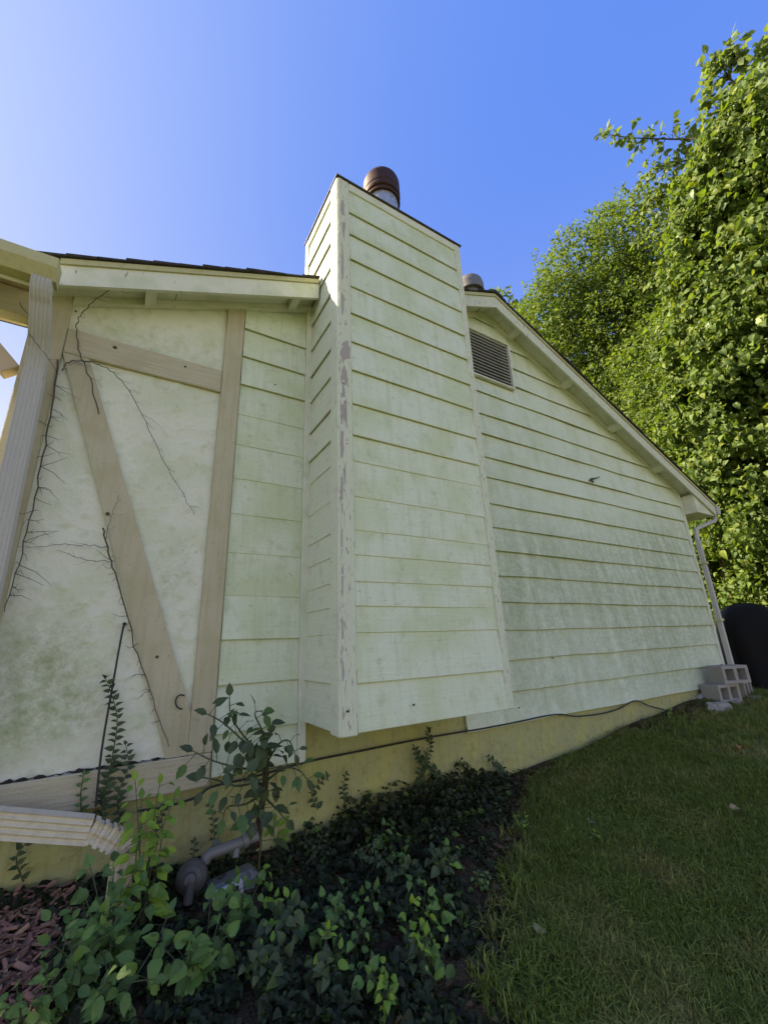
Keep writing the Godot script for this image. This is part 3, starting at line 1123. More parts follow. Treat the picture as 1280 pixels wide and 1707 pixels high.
# ------------------------------------------------------------------ gutters and downspouts
func ribbed(wd: float, dp: float, ribs: int) -> Array:
	var p := []
	for s in [[-1, -1, 1, -1], [1, -1, 1, 1], [1, 1, -1, 1], [-1, 1, -1, -1]]:
		var n := ribs if s[1] == s[3] else maxi(2, ribs - 2)
		for i in n:
			var t := float(i) / n
			for k in [[0.0, 0.0], [0.25, 1.0], [0.6, 1.0], [0.85, 0.0]]:
				var q: float = t + k[0] / n
				var x: float = lerpf(s[0], s[2], q) * (wd * 0.5)
				var y: float = lerpf(s[1], s[3], q) * (dp * 0.5)
				var dep: float = 0.0055 * k[1]
				if s[1] == s[3]:
					y -= s[1] * dep
				else:
					x -= s[0] * dep
				p.append(Vector2(x, y))
	return p

func arc(a: Vector3, b: Vector3, c: Vector3, n := 6) -> Array:      # quadratic bend
	var o := []
	for i in n + 1:
		var t := float(i) / n
		o.append(a.lerp(b, t).lerp(b.lerp(c, t), t))
	return o

func make_gutters() -> void:
	# gutter at the left eave, in front of the rake end
	var g := thing("gutter", "pale green eave gutter meeting the rake board by the corner post", "gutter", W(-0.8, 0.94, -1.12))
	var st := new_st()
	var prof := [Vector2(-1.125 * S, EYE + 0.878 * S), Vector2(-1.095 * S, EYE + 0.878 * S), Vector2(-1.075 * S, EYE + 0.905 * S), Vector2(-1.073 * S, EYE + 0.932 * S), Vector2(-1.079 * S, EYE + 0.932 * S), Vector2(-1.081 * S, EYE + 0.908 * S), Vector2(-1.098 * S, EYE + 0.883 * S), Vector2(-1.119 * S, EYE + 0.883 * S), Vector2(-1.119 * S, EYE + 0.935 * S), Vector2(-1.125 * S, EYE + 0.935 * S)]
	var c := W(-0.9, 0.92, -1.1)
	for i in prof.size():
		var p: Vector2 = prof[i]
		var q: Vector2 = prof[(i + 1) % prof.size()]
		quad(st, Vector3(-1.6 * S, p.y, p.x), Vector3(-0.247 * S, p.y, p.x), Vector3(-0.247 * S, q.y, q.x), Vector3(-1.6 * S, q.y, q.x), c + Vector3(0, 0.03, 0))
	part("trough", st, M.gutter, g)
	st = new_st()
	prism_x(st, [prof[0], prof[1], prof[2], prof[3], prof[9]], -0.247 * S, -0.2455 * S)
	part("end_cap", st, M.gutter, g)
	st = new_st()
	box2(st, W(-1.6, 0.87, -1.132), W(-0.255, 0.945, -1.126), 0.002)
	part("fascia", st, M.trim, g)

	# left downspout: outlet elbow, long ribbed pipe
	var d := thing("downspout", "ribbed beige downspout running down the timber corner post", "downspout", W(-0.26, -0.28, -1.2))
	var prof2 := ribbed(0.082, 0.062, 5)
	st = new_st()
	var top := W(-0.272, 0.879, -1.102)
	var e1 := W(-0.27, 0.83, -1.125)
	var e2 := W(-0.268, 0.76, -1.17)
	var path := arc(top, W(-0.272, 0.85, -1.102), e1, 4)
	path.append_array(arc(e1, W(-0.268, 0.79, -1.145), e2, 4).slice(1))
	path.append_array(arc(e2, W(-0.266, 0.72, -1.2), W(-0.265, 0.65, -1.2), 4).slice(1))
	sweep(st, path, Vector3.RIGHT, prof2)
	part("elbow", st, M.grey_down, d)
	st = new_st()
	sweep(st, [W(-0.265, 0.665, -1.2), W(-0.255, 0.2, -1.2), W(-0.25, -0.2, -1.2)], Vector3.RIGHT, ribbed(0.088, 0.066, 5))
	part("pipe", st, M.grey_down, d)
	# leader: comes off the foot of the pipe and slopes along the foundation
	st = new_st()
	var a := W(-0.25, -0.2, -1.2)
	var b := W(-0.21, -0.277, -1.165)
	path = arc(a, W(-0.25, -0.262, -1.19), b, 6)
	sweep(st, path, Vector3(0.3, 0, 0.95).normalized(), ribbed(0.075, 0.085, 5))
	part("elbow", st, M.downspout, d)
	st = new_st()
	var b2 := px(150, 1383, -1.14)
	sweep(st, [b, b2], Vector3(0, 0, 1), ribbed(0.07, 0.092, 6))
	part("leader", st, M.downspout, d)
	st = new_st()
	var b3 := px(207, 1418, -1.13)
	var b4 := px(196, 1500, -1.13)
	var el := arc(b2, px(208, 1402, -1.135), b3, 14)
	for i in range(el.size() - 1):
		var k := 1.0 if i % 2 == 0 else 0.84
		var pr := []
		for p in ribbed(0.066 * k, 0.086 * k, 2):
			pr.append(p)
		sweep(st, [el[i], el[i + 1]], Vector3(0, 0, 1), pr)
	part("elbow", st, M.downspout, d)
	st = new_st()
	sweep(st, [b3, b4, b4 + Vector3(-0.02, -0.2, 0.03)], Vector3(0, 0, 1), ribbed(0.07, 0.085, 5))
	part("pipe", st, M.downspout, d)

	# right eave gutter and downspout
	var g2 := thing("gutter", "grey gutter along the low eave above the barbecue cover", "gutter", W(3.43, 0.8, -1.3))
	st = new_st()
	var gy := soffit(3.42)
	var pr2 := [Vector2(3.424, gy - 0.03), Vector2(3.46, gy - 0.03), Vector2(3.478, gy), Vector2(3.482, gy + 0.03), Vector2(3.476, gy + 0.03), Vector2(3.472, gy), Vector2(3.457, gy - 0.024), Vector2(3.43, gy - 0.024), Vector2(3.43, gy + 0.034), Vector2(3.424, gy + 0.034)]
	var pts := []
	for p in pr2:
		pts.append(Vector2(p.x * S, EYE + p.y * S))
	for i in pts.size():
		var p: Vector2 = pts[i]
		var q: Vector2 = pts[(i + 1) % pts.size()]
		quad(st, Vector3(p.x, p.y, -1.155 * S), Vector3(q.x, q.y, -1.155 * S), Vector3(q.x, q.y, ZB * S), Vector3(p.x, p.y, ZB * S), Vector3(3.44 * S, EYE + (gy + 0.01) * S, -2.0 * S))
	part("trough", st, M.grey_down, g2)
	st = new_st()
	prism(st, [pts[0], pts[1], pts[2], pts[3], pts[9]], -1.155 * S, -1.1535 * S)
	part("end_cap", st, M.grey_down, g2)
	var d2 := thing("downspout", "grey downspout strapped to the corner above the concrete blocks", "downspout", W(3.2, -0.3, -1.26))
	st = new_st()
	var o0 := W(3.445, gy - 0.028, -1.185)
	var o1 := W(3.42, gy - 0.075, -1.19)
	var o2 := W(3.22, gy - 0.14, -1.225)
	var o3 := W(3.195, gy - 0.22, -1.228)
	path = arc(o0, W(3.445, gy - 0.065, -1.186), o1, 4)
	path.append_array(arc(o1, W(3.35, gy - 0.092, -1.2), o2, 4).slice(1))
	path.append_array(arc(o2, W(3.195, gy - 0.15, -1.228), o3, 4).slice(1))
	tube(st, path, [0.029], 10)
	part("elbow", st, M.grey_down, d2)
	st = new_st()
	sweep(st, [o3, W(3.195, -0.16, -1.228), W(3.195, -0.24, -1.228)], Vector3.RIGHT, ribbed(0.056, 0.05, 2))
	part("pipe", st, M.grey_down, d2)
	for y in [0.42, 0.06]:
		st = new_st()
		box2(st, W(3.172, y - 0.008, -1.246), W(3.218, y + 0.008, -1.21), 0.003)
		part("strap", st, M.gutter, d2)

func prism_x(st: SurfaceTool, zy: Array, x0: float, x1: float) -> void:
	var c := Vector3.ZERO
	for p in zy:
		c += Vector3((x0 + x1) * 0.5, p.y, p.x)
	c /= zy.size()
	for i in range(1, zy.size() - 1):
		for x in [x0, x1]:
			tri(st, Vector3(x, zy[0].y, zy[0].x), Vector3(x, zy[i].y, zy[i].x), Vector3(x, zy[i + 1].y, zy[i + 1].x), c)
	for i in zy.size():
		var p: Vector2 = zy[i]
		var q: Vector2 = zy[(i + 1) % zy.size()]
		quad(st, Vector3(x0, p.y, p.x), Vector3(x0, q.y, q.x), Vector3(x1, q.y, q.x), Vector3(x1, p.y, p.x), c)

# ------------------------------------------------------------------ yard things
func concrete_block(at: Vector3, turn: float, label: String) -> void:
	# hollow block 0.39 x 0.19 x 0.19, its two cores open on the end that faces right
	var t := thing("concrete_block", label, "block", at, "hollow concrete blocks stacked by the corner")
	var L := 0.39
	var Hh := 0.19
	var Dp := 0.19
	var bas := Basis(Vector3.UP, turn)
	var box := CSGBox3D.new()
	box.name = "block_body"
	box.size = Vector3(L, Hh, Dp)
	box.material = M.concrete
	# cores run through the block front to back (z), two of them side by side
	for s in [-1, 1]:
		var hole := CSGBox3D.new()
		hole.name = "core"
		hole.size = Vector3(0.13, 0.125, 0.30)
		hole.position = Vector3(s * 0.088, 0.0, 0.10)
		hole.operation = CSGShape3D.OPERATION_SUBTRACTION
		hole.material = M.concrete
		box.add_child(hole, true)
	t.add_child(box, true)
	box.transform = Transform3D(bas, Vector3(0, Hh * 0.5, 0))

func make_yard_things() -> void:
	var st: SurfaceTool
	# blocks at the right corner
	var bl := pxg(1200, 1172)
	var br := pxg(1243, 1164)
	var turn := deg_to_rad(-8)
	concrete_block(bl + Vector3(0.15, 0.0, -0.03), turn, "hollow concrete block at the bottom of the stack nearer the lawn")
	concrete_block(br + Vector3(0.14, 0.0, -0.10), turn + 0.3, "hollow concrete block at the bottom of the stack beside the black cover")
	concrete_block(bl + Vector3(0.30, 0.192, 0.03), turn - 0.16, "hollow concrete block on top of the two others by the downspout")
	# pale slabs of broken concrete at the foot of the blocks
	for e in [[1163, 1166, 0.20, 0.07, 0.4], [1195, 1178, 0.26, 0.045, -0.3], [1225, 1172, 0.20, 0.04, 0.9], [1258, 1166, 0.16, 0.035, 0.2]]:
		st = new_st()
		var c := pxg(e[0], e[1])
		var t := thing("broken_slab", "flat pale lump of broken concrete at the foot of the blocks", "rubble", c, "broken concrete at the foot of the blocks")
		var n := 9
		var ring := []
		var ring2 := []
		for k in n:
			var an := TAU * k / n
			var rr: float = e[2] * rng.randf_range(0.55, 0.85)
			ring.append(c + Vector3(rr * cos(an + e[4]) * 1.0, -0.03, rr * sin(an + e[4]) * 0.7))
			ring2.append(c + Vector3(rr * 0.8 * cos(an + e[4]), e[3] * rng.randf_range(0.6, 1.2), rr * 0.8 * sin(an + e[4]) * 0.7))
		var topc := c + Vector3(0, e[3], 0)
		for k in n:
			var l := (k + 1) % n
			quad(st, ring[k], ring[l], ring2[l], ring2[k], c)
			tri(st, topc, ring2[k], ring2[l], c)
		part("slab", st, M.stone, t)
	# covered barbecue
	var gb := W(3.80, -0.43, -1.30)
	gb.y = ground_y(gb.x, gb.z)
	var gr := thing("covered_barbecue", "barbecue under a black fabric cover beyond the house corner", "barbecue", gb)
	st = new_st()
	st.set_smooth_group(1)
	var segs := 48
	var prof := [[0.0, 1.0], [0.12, 0.985], [0.45, 0.97], [0.78, 0.97], [0.86, 0.93], [0.97, 0.80], [1.03, 0.62], [1.06, 0.45], [1.075, 0.22], [1.08, 0.02]]
	var rows := []
	var noi := FastNoiseLite.new()
	noi.seed = 9
	for i in prof.size():
		var yy: float = [1.20, 1.19, 1.17, 1.12, 1.04, 0.90, 0.70, 0.45, 0.2, 0.02][i]
		var sc: float = [0.001, 0.22, 0.45, 0.66, 0.84, 0.98, 1.02, 1.05, 1.08, 1.10][i]
		var row := []
		for k in segs:
			var an := TAU * k / segs
			var ca := cos(an)
			var sa := sin(an)
			var ex := pow(absf(ca), 0.55) * signf(ca)
			var ez := pow(absf(sa), 0.55) * signf(sa)
			var fold := 1.0 + (0.07 * sin(an * 9.0 + i * 0.35) + 0.05 * sin(an * 17.0 + 1.0 + i * 0.2)) * clampf((1.1 - yy), 0.0, 1.0)
			row.append(gb + Basis(Vector3.UP, 0.5) * Vector3(ex * 0.50 * sc * fold, yy + 0.01 * sin(an * 3.0), ez * 0.36 * sc * fold))
		rows.append(row)
	for i in rows.size() - 1:
		for k in segs:
			var l := (k + 1) % segs
			quad(st, rows[i][k], rows[i][l], rows[i + 1][l], rows[i + 1][k], gb + Vector3(0, 0.5, 0))
	part("cover", st, M.cover, gr)
	# long pole leaning on the ground by the barbecue
	st = new_st()
	tube(st, [pxg(1245, 1146) + Vector3(0, 0.10, 0), pxg(1290, 1152) + Vector3(0, 0.06, 0)], [0.012], 6)
	tag(part("pole", st, M.grey_down, self), "thin pale pole lying against the black cover", "pole")

	# cable along the bottom of the siding
	st = new_st()
	var path := []
	for q in [[230, 1352], [275, 1345], [330, 1328], [352, 1312]]:
		path.append(px(q[0], q[1], ZW + 0.022))
	for q in [[420, 1296], [512, 1270], [600, 1252], [700, 1232], [775, 1219], [790, 1217], [850, 1206], [925, 1191], [960, 1194], [1000, 1190], [1030, 1182], [1058, 1168], [1080, 1176], [1110, 1184]]:
		path.append(px(q[0], q[1], ZW + 0.012))
	tube(st, smooth_path(path, 4), [0.006], 6)
	tag(part("cable", st, M.cable, self), "black cable stapled along the bottom of the siding", "cable")
	# thin black rod rising from the ivy to a hole in the stucco
	st = new_st()
	tube(st, smooth_path([px(160, 1345, ZW + 0.045), px(170, 1250, ZW + 0.03), px(187, 1150, ZW + 0.025), px(203, 1060, ZW + 0.014), px(208, 1040, ZW + 0.002)], 3), [0.0055], 6)
	lathe(st, px(208, 1040, ZW - 0.002), [Vector2(0.001, 0.012), Vector2(0.008, 0.012), Vector2(0.009, 0.0)], 10, Vector3.BACK)
	tag(part("conduit", st, M.cable, self), "thin black conduit entering the stucco through a small hole", "conduit")
	# half-round hook on the brace
	st = new_st()
	var hk := []
	for i in 9:
		var an := deg_to_rad(60 + i * 27)
		hk.append(px(303 + 10 * cos(an), 1170 - 12 * sin(an), ZW + 0.014))
	tube(st, hk, [0.004], 6)
	tag(part("hook", st, M.cable, self), "small half-round wire hook on the slanting brace", "hook")
	# knots and nail heads on timbers
	make_gas_meter()
	# lifted siding splinter on the right wall
	st = new_st()
	prism_splinter(st)
	tag(part("nest_scrap", st, M.twig, self), "scrap of dark twigs caught on a siding lap", "debris")

func prism_splinter(st: SurfaceTool) -> void:
	for i in 7:
		var a := px(982 + rng.randf_range(-2, 4), 797 + rng.randf_range(0, 4), ZW + 0.012)
		var b := px(992 + rng.randf_range(-6, 8), 797 + rng.randf_range(-3, 9), ZW + 0.026)
		tube(st, [a, b], [0.006, 0.003], 4)

func smooth_path(p: Array, k: int) -> Array:
	var out := []
	for i in p.size() - 1:
		var p0: Vector3 = p[maxi(i - 1, 0)]
		var p1: Vector3 = p[i]
		var p2: Vector3 = p[i + 1]
		var p3: Vector3 = p[mini(i + 2, p.size() - 1)]
		for j in k:
			out.append(p1.cubic_interpolate(p2, p0, p3, float(j) / k))
	out.append(p[p.size() - 1])
	return out

func make_gas_meter() -> void:
	var z := ZW + 0.09
	var g := thing("gas_meter", "grey gas meter with regulator and pipework half hidden by leaves", "gas meter", px(360, 1530, z))
	var st := new_st()
	# riser from the ground at the right, dark iron
	tube(st, smooth_path([px(441, 1255, ZW + 0.05), px(443, 1300, ZW + 0.05), px(436, 1345, ZW + 0.06), px(428, 1395, z), px(427, 1412, z)], 4), [0.017], 10)
	part("riser_pipe", st, M.rust, g)
	st = new_st()
	tube(st, [px(430, 1393, z), px(412, 1400, z)], [0.026, 0.024], 12)
	tube(st, [px(413, 1399, z), px(405, 1403, z)], [0.031, 0.031], 12)
	part("union", st, M.gas, g)
	st = new_st()
	tube(st, smooth_path([px(408, 1402, z), px(375, 1414, z), px(350, 1424, z), px(341, 1437, z)], 4), [0.024], 12)
	tube(st, [px(366, 1416, z), px(360, 1404, z - 0.03)], [0.017], 8)
	tube(st, [px(395, 1408, z), px(393, 1430, z + 0.01)], [0.017], 8)
	part("pipe", st, M.gas, g)
	st = new_st()
	lathe(st, px(320, 1462, z + 0.015), [Vector2(0.001, -0.045), Vector2(0.042, -0.042), Vector2(0.06, -0.02), Vector2(0.066, -0.006), Vector2(0.066, 0.006), Vector2(0.06, 0.02), Vector2(0.042, 0.042), Vector2(0.025, 0.05), Vector2(0.022, 0.075), Vector2(0.001, 0.077)], 24, Vector3(-0.25, 0.25, 0.93).normalized())
	part("regulator", st, M.gas_dark, g)
	st = new_st()
	tube(st, [px(318, 1470, z + 0.045), px(313, 1506, z + 0.045)], [0.018, 0.02], 10)
	part("vent_spout", st, M.gas_dark, g)
	st = new_st()
	cbox(st, Transform3D(Basis(Vector3(0, 0, 1), deg_to_rad(8)), px(385, 1500, z + 0.01)), Vector3(0.25, 0.2, 0.13), 0.03)
	part("meter_body", st, M.gas, g)
	st = new_st()
	cbox(st, Transform3D(Basis(Vector3(0, 0, 1), deg_to_rad(10)), px(380, 1488, z + 0.05)), Vector3(0.13, 0.055, 0.03), 0.006)
	var ix := part("index_box", st, M.gas_white, g)
	st = new_st()
	cbox(st, Transform3D(Basis(Vector3(0, 0, 1), deg_to_rad(10)), px(382, 1489, z + 0.058)), Vector3(0.085, 0.026, 0.018), 0.003)
	part("dial_window", st, M.dark, ix)
	st = new_st()
	tube(st, [px(350, 1502, z + 0.03), px(347, 1520, z + 0.03), px(354, 1528, z + 0.03)], [0.009], 8)
	part("bracket", st, M.gas_white, g)

# ------------------------------------------------------------------ bare vines on the wall
func vine(label: String, pts: Array, r0: float, twigs: int, tw_len: float, side: float, zoff := 0.014) -> void:
	var t := thing("bare_vine", label, "vine", px(pts[0][0], pts[0][1], ZW + zoff), "bare vine stems clinging to the wall")
	r0 *= 0.5
	twigs = int(twigs * 1.5)
	var path := []
	for q in pts:
		path.append(px(q[0], q[1], ZW + (q[2] if q.size() > 2 else zoff)))
	path = smooth_path(path, 5)
	for i in range(1, path.size() - 1):
		path[i] += Vector3(rng.randf_range(-1, 1), rng.randf_range(-1, 1), rng.randf_range(-0.3, 0.5)) * 0.006
	var rad := []
	for i in path.size():
		rad.append(lerpf(r0, r0 * 0.35, float(i) / path.size()))
	var st := new_st()
	tube(st, path, rad, 6)
	part("stem", st, M.twig, t)
	for i in twigs:
		var k := int(lerpf(path.size() * 0.12, path.size() - 2, (i + rng.randf()) / twigs))
		var p: Vector3 = path[k]
		var d: Vector3 = (path[k + 1] - p).normalized()
		var s := side if rng.randf() < 0.8 else -side
		var out := Vector3(s, rng.randf_range(-0.6, 0.7), 0.03).normalized()
		var len := tw_len * (0.2 + 1.5 * pow(rng.randf(), 2.2))
		st = new_st()
		var q1 := p + out * len * 0.5 + Vector3(0, rng.randf_range(-0.01, 0.01), 0)
		var q2 := p + out * len + Vector3(0, rng.randf_range(-0.03, 0.02), 0)
		tube(st, [p, q1, q2], [r0 * 0.35, r0 * 0.25, r0 * 0.12], 4)
		if rng.randf() < 0.35:
			tube(st, [q1, q1 + (out + d * 0.8).normalized() * len * 0.4], [r0 * 0.2, r0 * 0.1], 4)
		part("twig", st, M.twig, t)

func make_dead_vines() -> void:
	vine("bare vine hugging the downspout edge with short rows of rootlets", [[97, 600], [88, 680], [72, 760], [55, 850], [32, 940], [8, 1020]], 0.010, 26, 0.10, 1.0, 0.016)
	vine("bare vine arching from the brace top out over the stucco", [[104, 618], [112, 605], [130, 602, 0.018], [160, 606, 0.03], [190, 622, 0.03], [222, 660, 0.024], [248, 715], [275, 772], [302, 820], [324, 858]], 0.0065, 16, 0.08, 1.0)
	vine("bare vine climbing past the post top to the rake board", [[165, 690, 0.02], [150, 630, 0.02], [134, 590, 0.02], [127, 555, 0.02], [132, 530, 0.03], [150, 508, 0.04], [180, 486, 0.05], [205, 462, 0.075], [217, 440, 0.098]], 0.008, 8, 0.06, 1.0)
	vine("bare vine following the left edge of the slanting brace", [[172, 880, 0.018], [182, 920, 0.018], [196, 965, 0.018], [215, 1040, 0.018], [232, 1100, 0.018], [255, 1165, 0.018], [282, 1245, 0.018]], 0.0095, 18, 0.05, -1.0)
	vine("bare vine runner crossing the stucco to the brace edge", [[182, 912, 0.016], [150, 909], [110, 908], [70, 911], [30, 912]], 0.004, 5, 0.05, -1.0)
	vine("lower bare vine runner crossing the stucco below the first", [[192, 936, 0.016], [160, 935], [128, 928], [95, 917]], 0.004, 4, 0.05, -1.0)
	vine("bare vine stub reaching up beside the brace knot", [[176, 900, 0.018], [183, 870, 0.02], [190, 850, 0.02], [200, 825, 0.02]], 0.004, 3, 0.06, 1.0)
	vine("bare vine hanging over the porch beam beside the downspout", [[34, 505, 0.05], [48, 530, 0.09], [52, 560, 0.10], [75, 590, 0.11], [100, 625, 0.05]], 0.005, 3, 0.05, 1.0)

# ------------------------------------------------------------------ trees
func crown_leaves(blobs: Array, per_m2: float, size: float, xfs: Array, cols: Array, palette: Array, hang := 0.3, inner := 0.35) -> void:
	var n := FastNoiseLite.new()
	n.seed = 77
	n.frequency = 0.55
	for b in blobs:
		var c: Vector3 = b[0]
		var r: Vector3 = b[1]
		var area := 4.0 * PI * pow((pow(r.x * r.y, 1.6) + pow(r.x * r.z, 1.6) + pow(r.y * r.z, 1.6)) / 3.0, 1 / 1.6)
		var cnt := int(area * per_m2)
		for i in cnt:
			var d := rand_dir()
			var lump := 1.0 + 0.42 * n.get_noise_3dv((c + d * r) * 1.8) + 0.22 * n.get_noise_3dv((c + d * r) * 5.0)
			var depth := pow(rng.randf(), 1.6) * inner
			var p := c + d * r * lump * (1.0 - depth)
			if n.get_noise_3dv(p * 2.0 + Vector3(50, 0, 0)) < -0.2:
				continue
			var out := (d * 0.8 + rand_dir() * 0.95 + Vector3(0, 0.45, 0)).normalized()
			var along := (rand_dir() * 0.8 + d * 0.5 + Vector3(0, -hang, 0)).normalized()
			xfs.append(leaf_xf(p, along, out, size * (0.5 + 1.1 * pow(rng.randf(), 1.6))))
			var col: Color = palette[rng.randi() % palette.size()]
			var k := rng.randf_range(0.75, 1.25)
			cols.append(Color(col.r * k, col.g * k, col.b * k))

func trunk_mesh(path: Array, radii: Array) -> SurfaceTool:
	var st := new_st()
	tube(st, smooth_path(path, 4), expand(radii, 4), 10)
	return st

func expand(r: Array, k: int) -> Array:
	var out := []
	for i in r.size() - 1:
		for j in k:
			out.append(lerpf(r[i], r[i + 1], float(j) / k))
	out.append(r[r.size() - 1])
	return out

func tree(called: String, label: String, base: Vector3, top: Vector3, tr: float, blobs: Array, per_m2: float, size: float, mesh: Mesh, m: Material, palette: Array, hang := 0.3, group := "") -> Node3D:
	base.y = ground_y(base.x, base.z)
	var t := thing(called, label, "tree", base, group)
	var st := new_st()
	var mid := base.lerp(top, 0.5) + Vector3(rng.randf_range(-0.2, 0.2), 0, rng.randf_range(-0.2, 0.2))
	tube(st, smooth_path([base - Vector3(0, 0.2, 0), base.lerp(mid, 0.5), mid, top], 4), expand([tr * 1.25, tr, tr * 0.75, tr * 0.3], 4), 10)
	for b in blobs:
		var c: Vector3 = b[0]
		var s := base.lerp(top, clampf((c.y - base.y) / maxf(top.y - base.y, 0.1) * 0.75, 0.15, 0.9))
		var q := s.lerp(c, 0.55) + Vector3(0, -0.15, 0)
		tube(st, [s, q, c], [tr * 0.42, tr * 0.25, tr * 0.08], 6)
	part("trunk", st, M.bark, t)
	var xfs := []
	var cols := []
	crown_leaves(blobs, per_m2, size, xfs, cols, palette, hang)
	multi("crown", mesh, m, xfs, cols, t).set_meta("kind", "stuff")
	return t

func bl(u: float, v: float, dist: float, r: float, sy := 1.0) -> Array:
	return [pxd(u, v, dist), Vector3(r, r * sy, r)]

var L_ovate: ArrayMesh
var L_small: ArrayMesh
var L_heart: ArrayMesh
var L_narrow: ArrayMesh

func make_trees() -> void:
	L_ovate = leaf_mesh([[0.0, 0.0], [0.1, 0.17], [0.36, 0.31], [0.68, 0.23], [0.88, 0.08], [1.0, 0.0]], 0.18, 0.22)
	L_small = leaf_mesh([[0.0, 0.0], [0.35, 0.3], [1.0, 0.0]], 0.3, 0.2)
	L_heart = leaf_mesh([[-0.12, 0.22], [0.0, 0.36], [0.22, 0.46], [0.5, 0.36], [0.62, 0.30], [0.82, 0.14], [1.0, 0.0]], 0.32, 0.45)
	L_narrow = leaf_mesh([[0.0, 0.0], [0.3, 0.13], [0.65, 0.11], [1.0, 0.0]], 0.3, 0.25)
	var lm := leaf_mat(Color(1, 1, 1), 1.0, 0.55)
	M.leaf = lm
	var greens := [Color(0.165, 0.245, 0.050), Color(0.14, 0.215, 0.046), Color(0.215, 0.27, 0.050), Color(0.105, 0.165, 0.04), Color(0.165, 0.24, 0.075)]
	# vine-draped tree right of the house
	var vb := []
	for e in [[1275, 250, 12.0, 1.10], [1255, 330, 11.7, 1.17], [1225, 420, 11.6, 1.10], [1280, 420, 11.4, 1.30], [1205, 530, 11.6, 1.17], [1265, 560, 11.2, 1.43], [1200, 640, 11.4, 1.10], [1255, 700, 11.1, 1.43], [1215, 770, 11.6, 1.10], [1275, 830, 11.2, 1.30], [1340, 500, 11.6, 2.21], [1340, 760, 11.6, 2.08]]:
		vb.append(bl(e[0], e[1], e[2], e[3], 1.1))
	for e in [[1150, 470, 11.8, 0.55], [1165, 400, 11.8, 0.5], [1170, 330, 12.0, 0.5], [1210, 265, 12.0, 0.55], [1140, 560, 11.7, 0.6], [1160, 690, 11.6, 0.6], [1175, 790, 11.8, 0.6], [1245, 215, 12.0, 0.5]]:
		vb.append(bl(e[0], e[1], e[2], e[3], 1.4))
	var bs := Vector3(12.5, 0, -1.3)
	var vt := tree("vine_covered_tree", "tall tree smothered in broad-leaved climbing vine beside the eave", bs, pxd(1290, 300, 12.7), 0.22, vb, 560.0, 0.088, L_heart, lm, greens, 0.7)
	# largest hanging vine leaves, told apart one by one
	for k in 170:
		var b: Array = vb[rng.randi() % vb.size()]
		var c: Vector3 = b[0]
		var d := ((Vector3(0, EYE, 0) - c).normalized() + rand_dir() * 0.9).normalized()
		var p: Vector3 = c + d * b[1] * rng.randf_range(1.0, 1.12)
		inst("leaf", L_heart, vine_mats(), leaf_xf(p, Vector3(rng.randf_range(-0.5, 0.5), -1, rng.randf_range(-0.4, 0.4)), d + Vector3(0, 0.5, 0) + rand_dir() * 0.6, rng.randf_range(0.12, 0.19)), vt)
	# shrubs and young trees filling the edge of the wood below it
	var sb := []
	for e in [[1190, 850, 12.5, 1.04], [1220, 900, 12.2, 1.04], [1200, 960, 12.3, 0.91], [1262, 930, 12.0, 1.04], [1250, 1000, 12.2, 0.98], [1300, 980, 11.7, 1.30], [1180, 1010, 12.7, 0.78], [1160, 800, 13.3, 1.04]]:
		sb.append(bl(e[0], e[1], e[2], e[3]))
	tree("young_maple", "low leafy young tree behind the black barbecue cover", Vector3(11.7, 0, -3.8), pxd(1220, 880, 12.5), 0.08, sb, 400.0, 0.082, L_heart, lm, greens, 0.4)
	# tree in the gap above the roof slope
	var mb := []
	for e in [[925, 520, 16.5, 1.3], [985, 470, 17, 1.7], [1060, 420, 17, 1.6], [1100, 470, 16.5, 1.5], [950, 590, 16, 1.3], [1020, 560, 16, 1.7], [1080, 600, 15.5, 1.6], [1060, 700, 15, 1.5], [1120, 760, 14, 1.4], [1010, 640, 15.5, 1.4], [1140, 560, 15, 1.4], [1140, 660, 14.5, 1.4]]:
		mb.append(bl(e[0], e[1], e[2], e[3]))
	tree("oak_tree", "round-crowned tree rising above the right roof slope", Vector3(14.5, 0, -6.5), pxd(1050, 470, 17.5), 0.3, mb, 420.0, 0.10, L_small, lm, greens, 0.2)
	# small tree top at the ridge end
	var tb := []
	for e in [[835, 505, 19, 0.5], [860, 530, 19, 0.7], [880, 560, 19, 0.8], [905, 600, 19, 1.0]]:
		tb.append(bl(e[0], e[1], e[2], e[3]))
	tree("small_tree", "small tree top showing just past the ridge end", Vector3(15, 0, -11), pxd(865, 520, 19.3), 0.14, tb, 130.0, 0.14, L_small, lm, greens, 0.2)
	# bright bush in front of the gap
	var bb := []
	for e in [[1075, 610, 12.5, 0.75], [1110, 650, 12, 0.85], [1140, 700, 11.5, 0.8], [1150, 610, 12, 0.8], [1165, 760, 11, 0.7]]:
		bb.append(bl(e[0], e[1], e[2], e[3]))
	tree("hedge_maple", "bright green bushy tree between the tall tree and the roof edge", Vector3(11.2, 0, -3.9), pxd(1120, 640, 12.2), 0.12, bb, 340.0, 0.08, L_ovate, lm, greens, 0.4)
	# airy branches of a taller tree behind, against the sky
	branch_tree()
	# unseen tree added on the left, its crown placed to shade the bed
	var fb := []
	for e in [[-4.5, 5.0, -6.0, 1.1], [-5.4, 5.6, -6.6, 1.2], [-4.2, 5.9, -6.8, 1.0], [-5.2, 4.6, -5.6, 0.9]]:
		fb.append([Vector3(e[0], e[1], e[2]), Vector3(e[3], e[3] * 0.8, e[3])])
	tree("added_shade_tree", "unseen small tree added left of the house to shade the bed", Vector3(-5.2, 0, -6.4), Vector3(-4.9, 5.4, -6.3), 0.12, fb, 110.0, 0.14, L_ovate, lm, greens, 0.3)

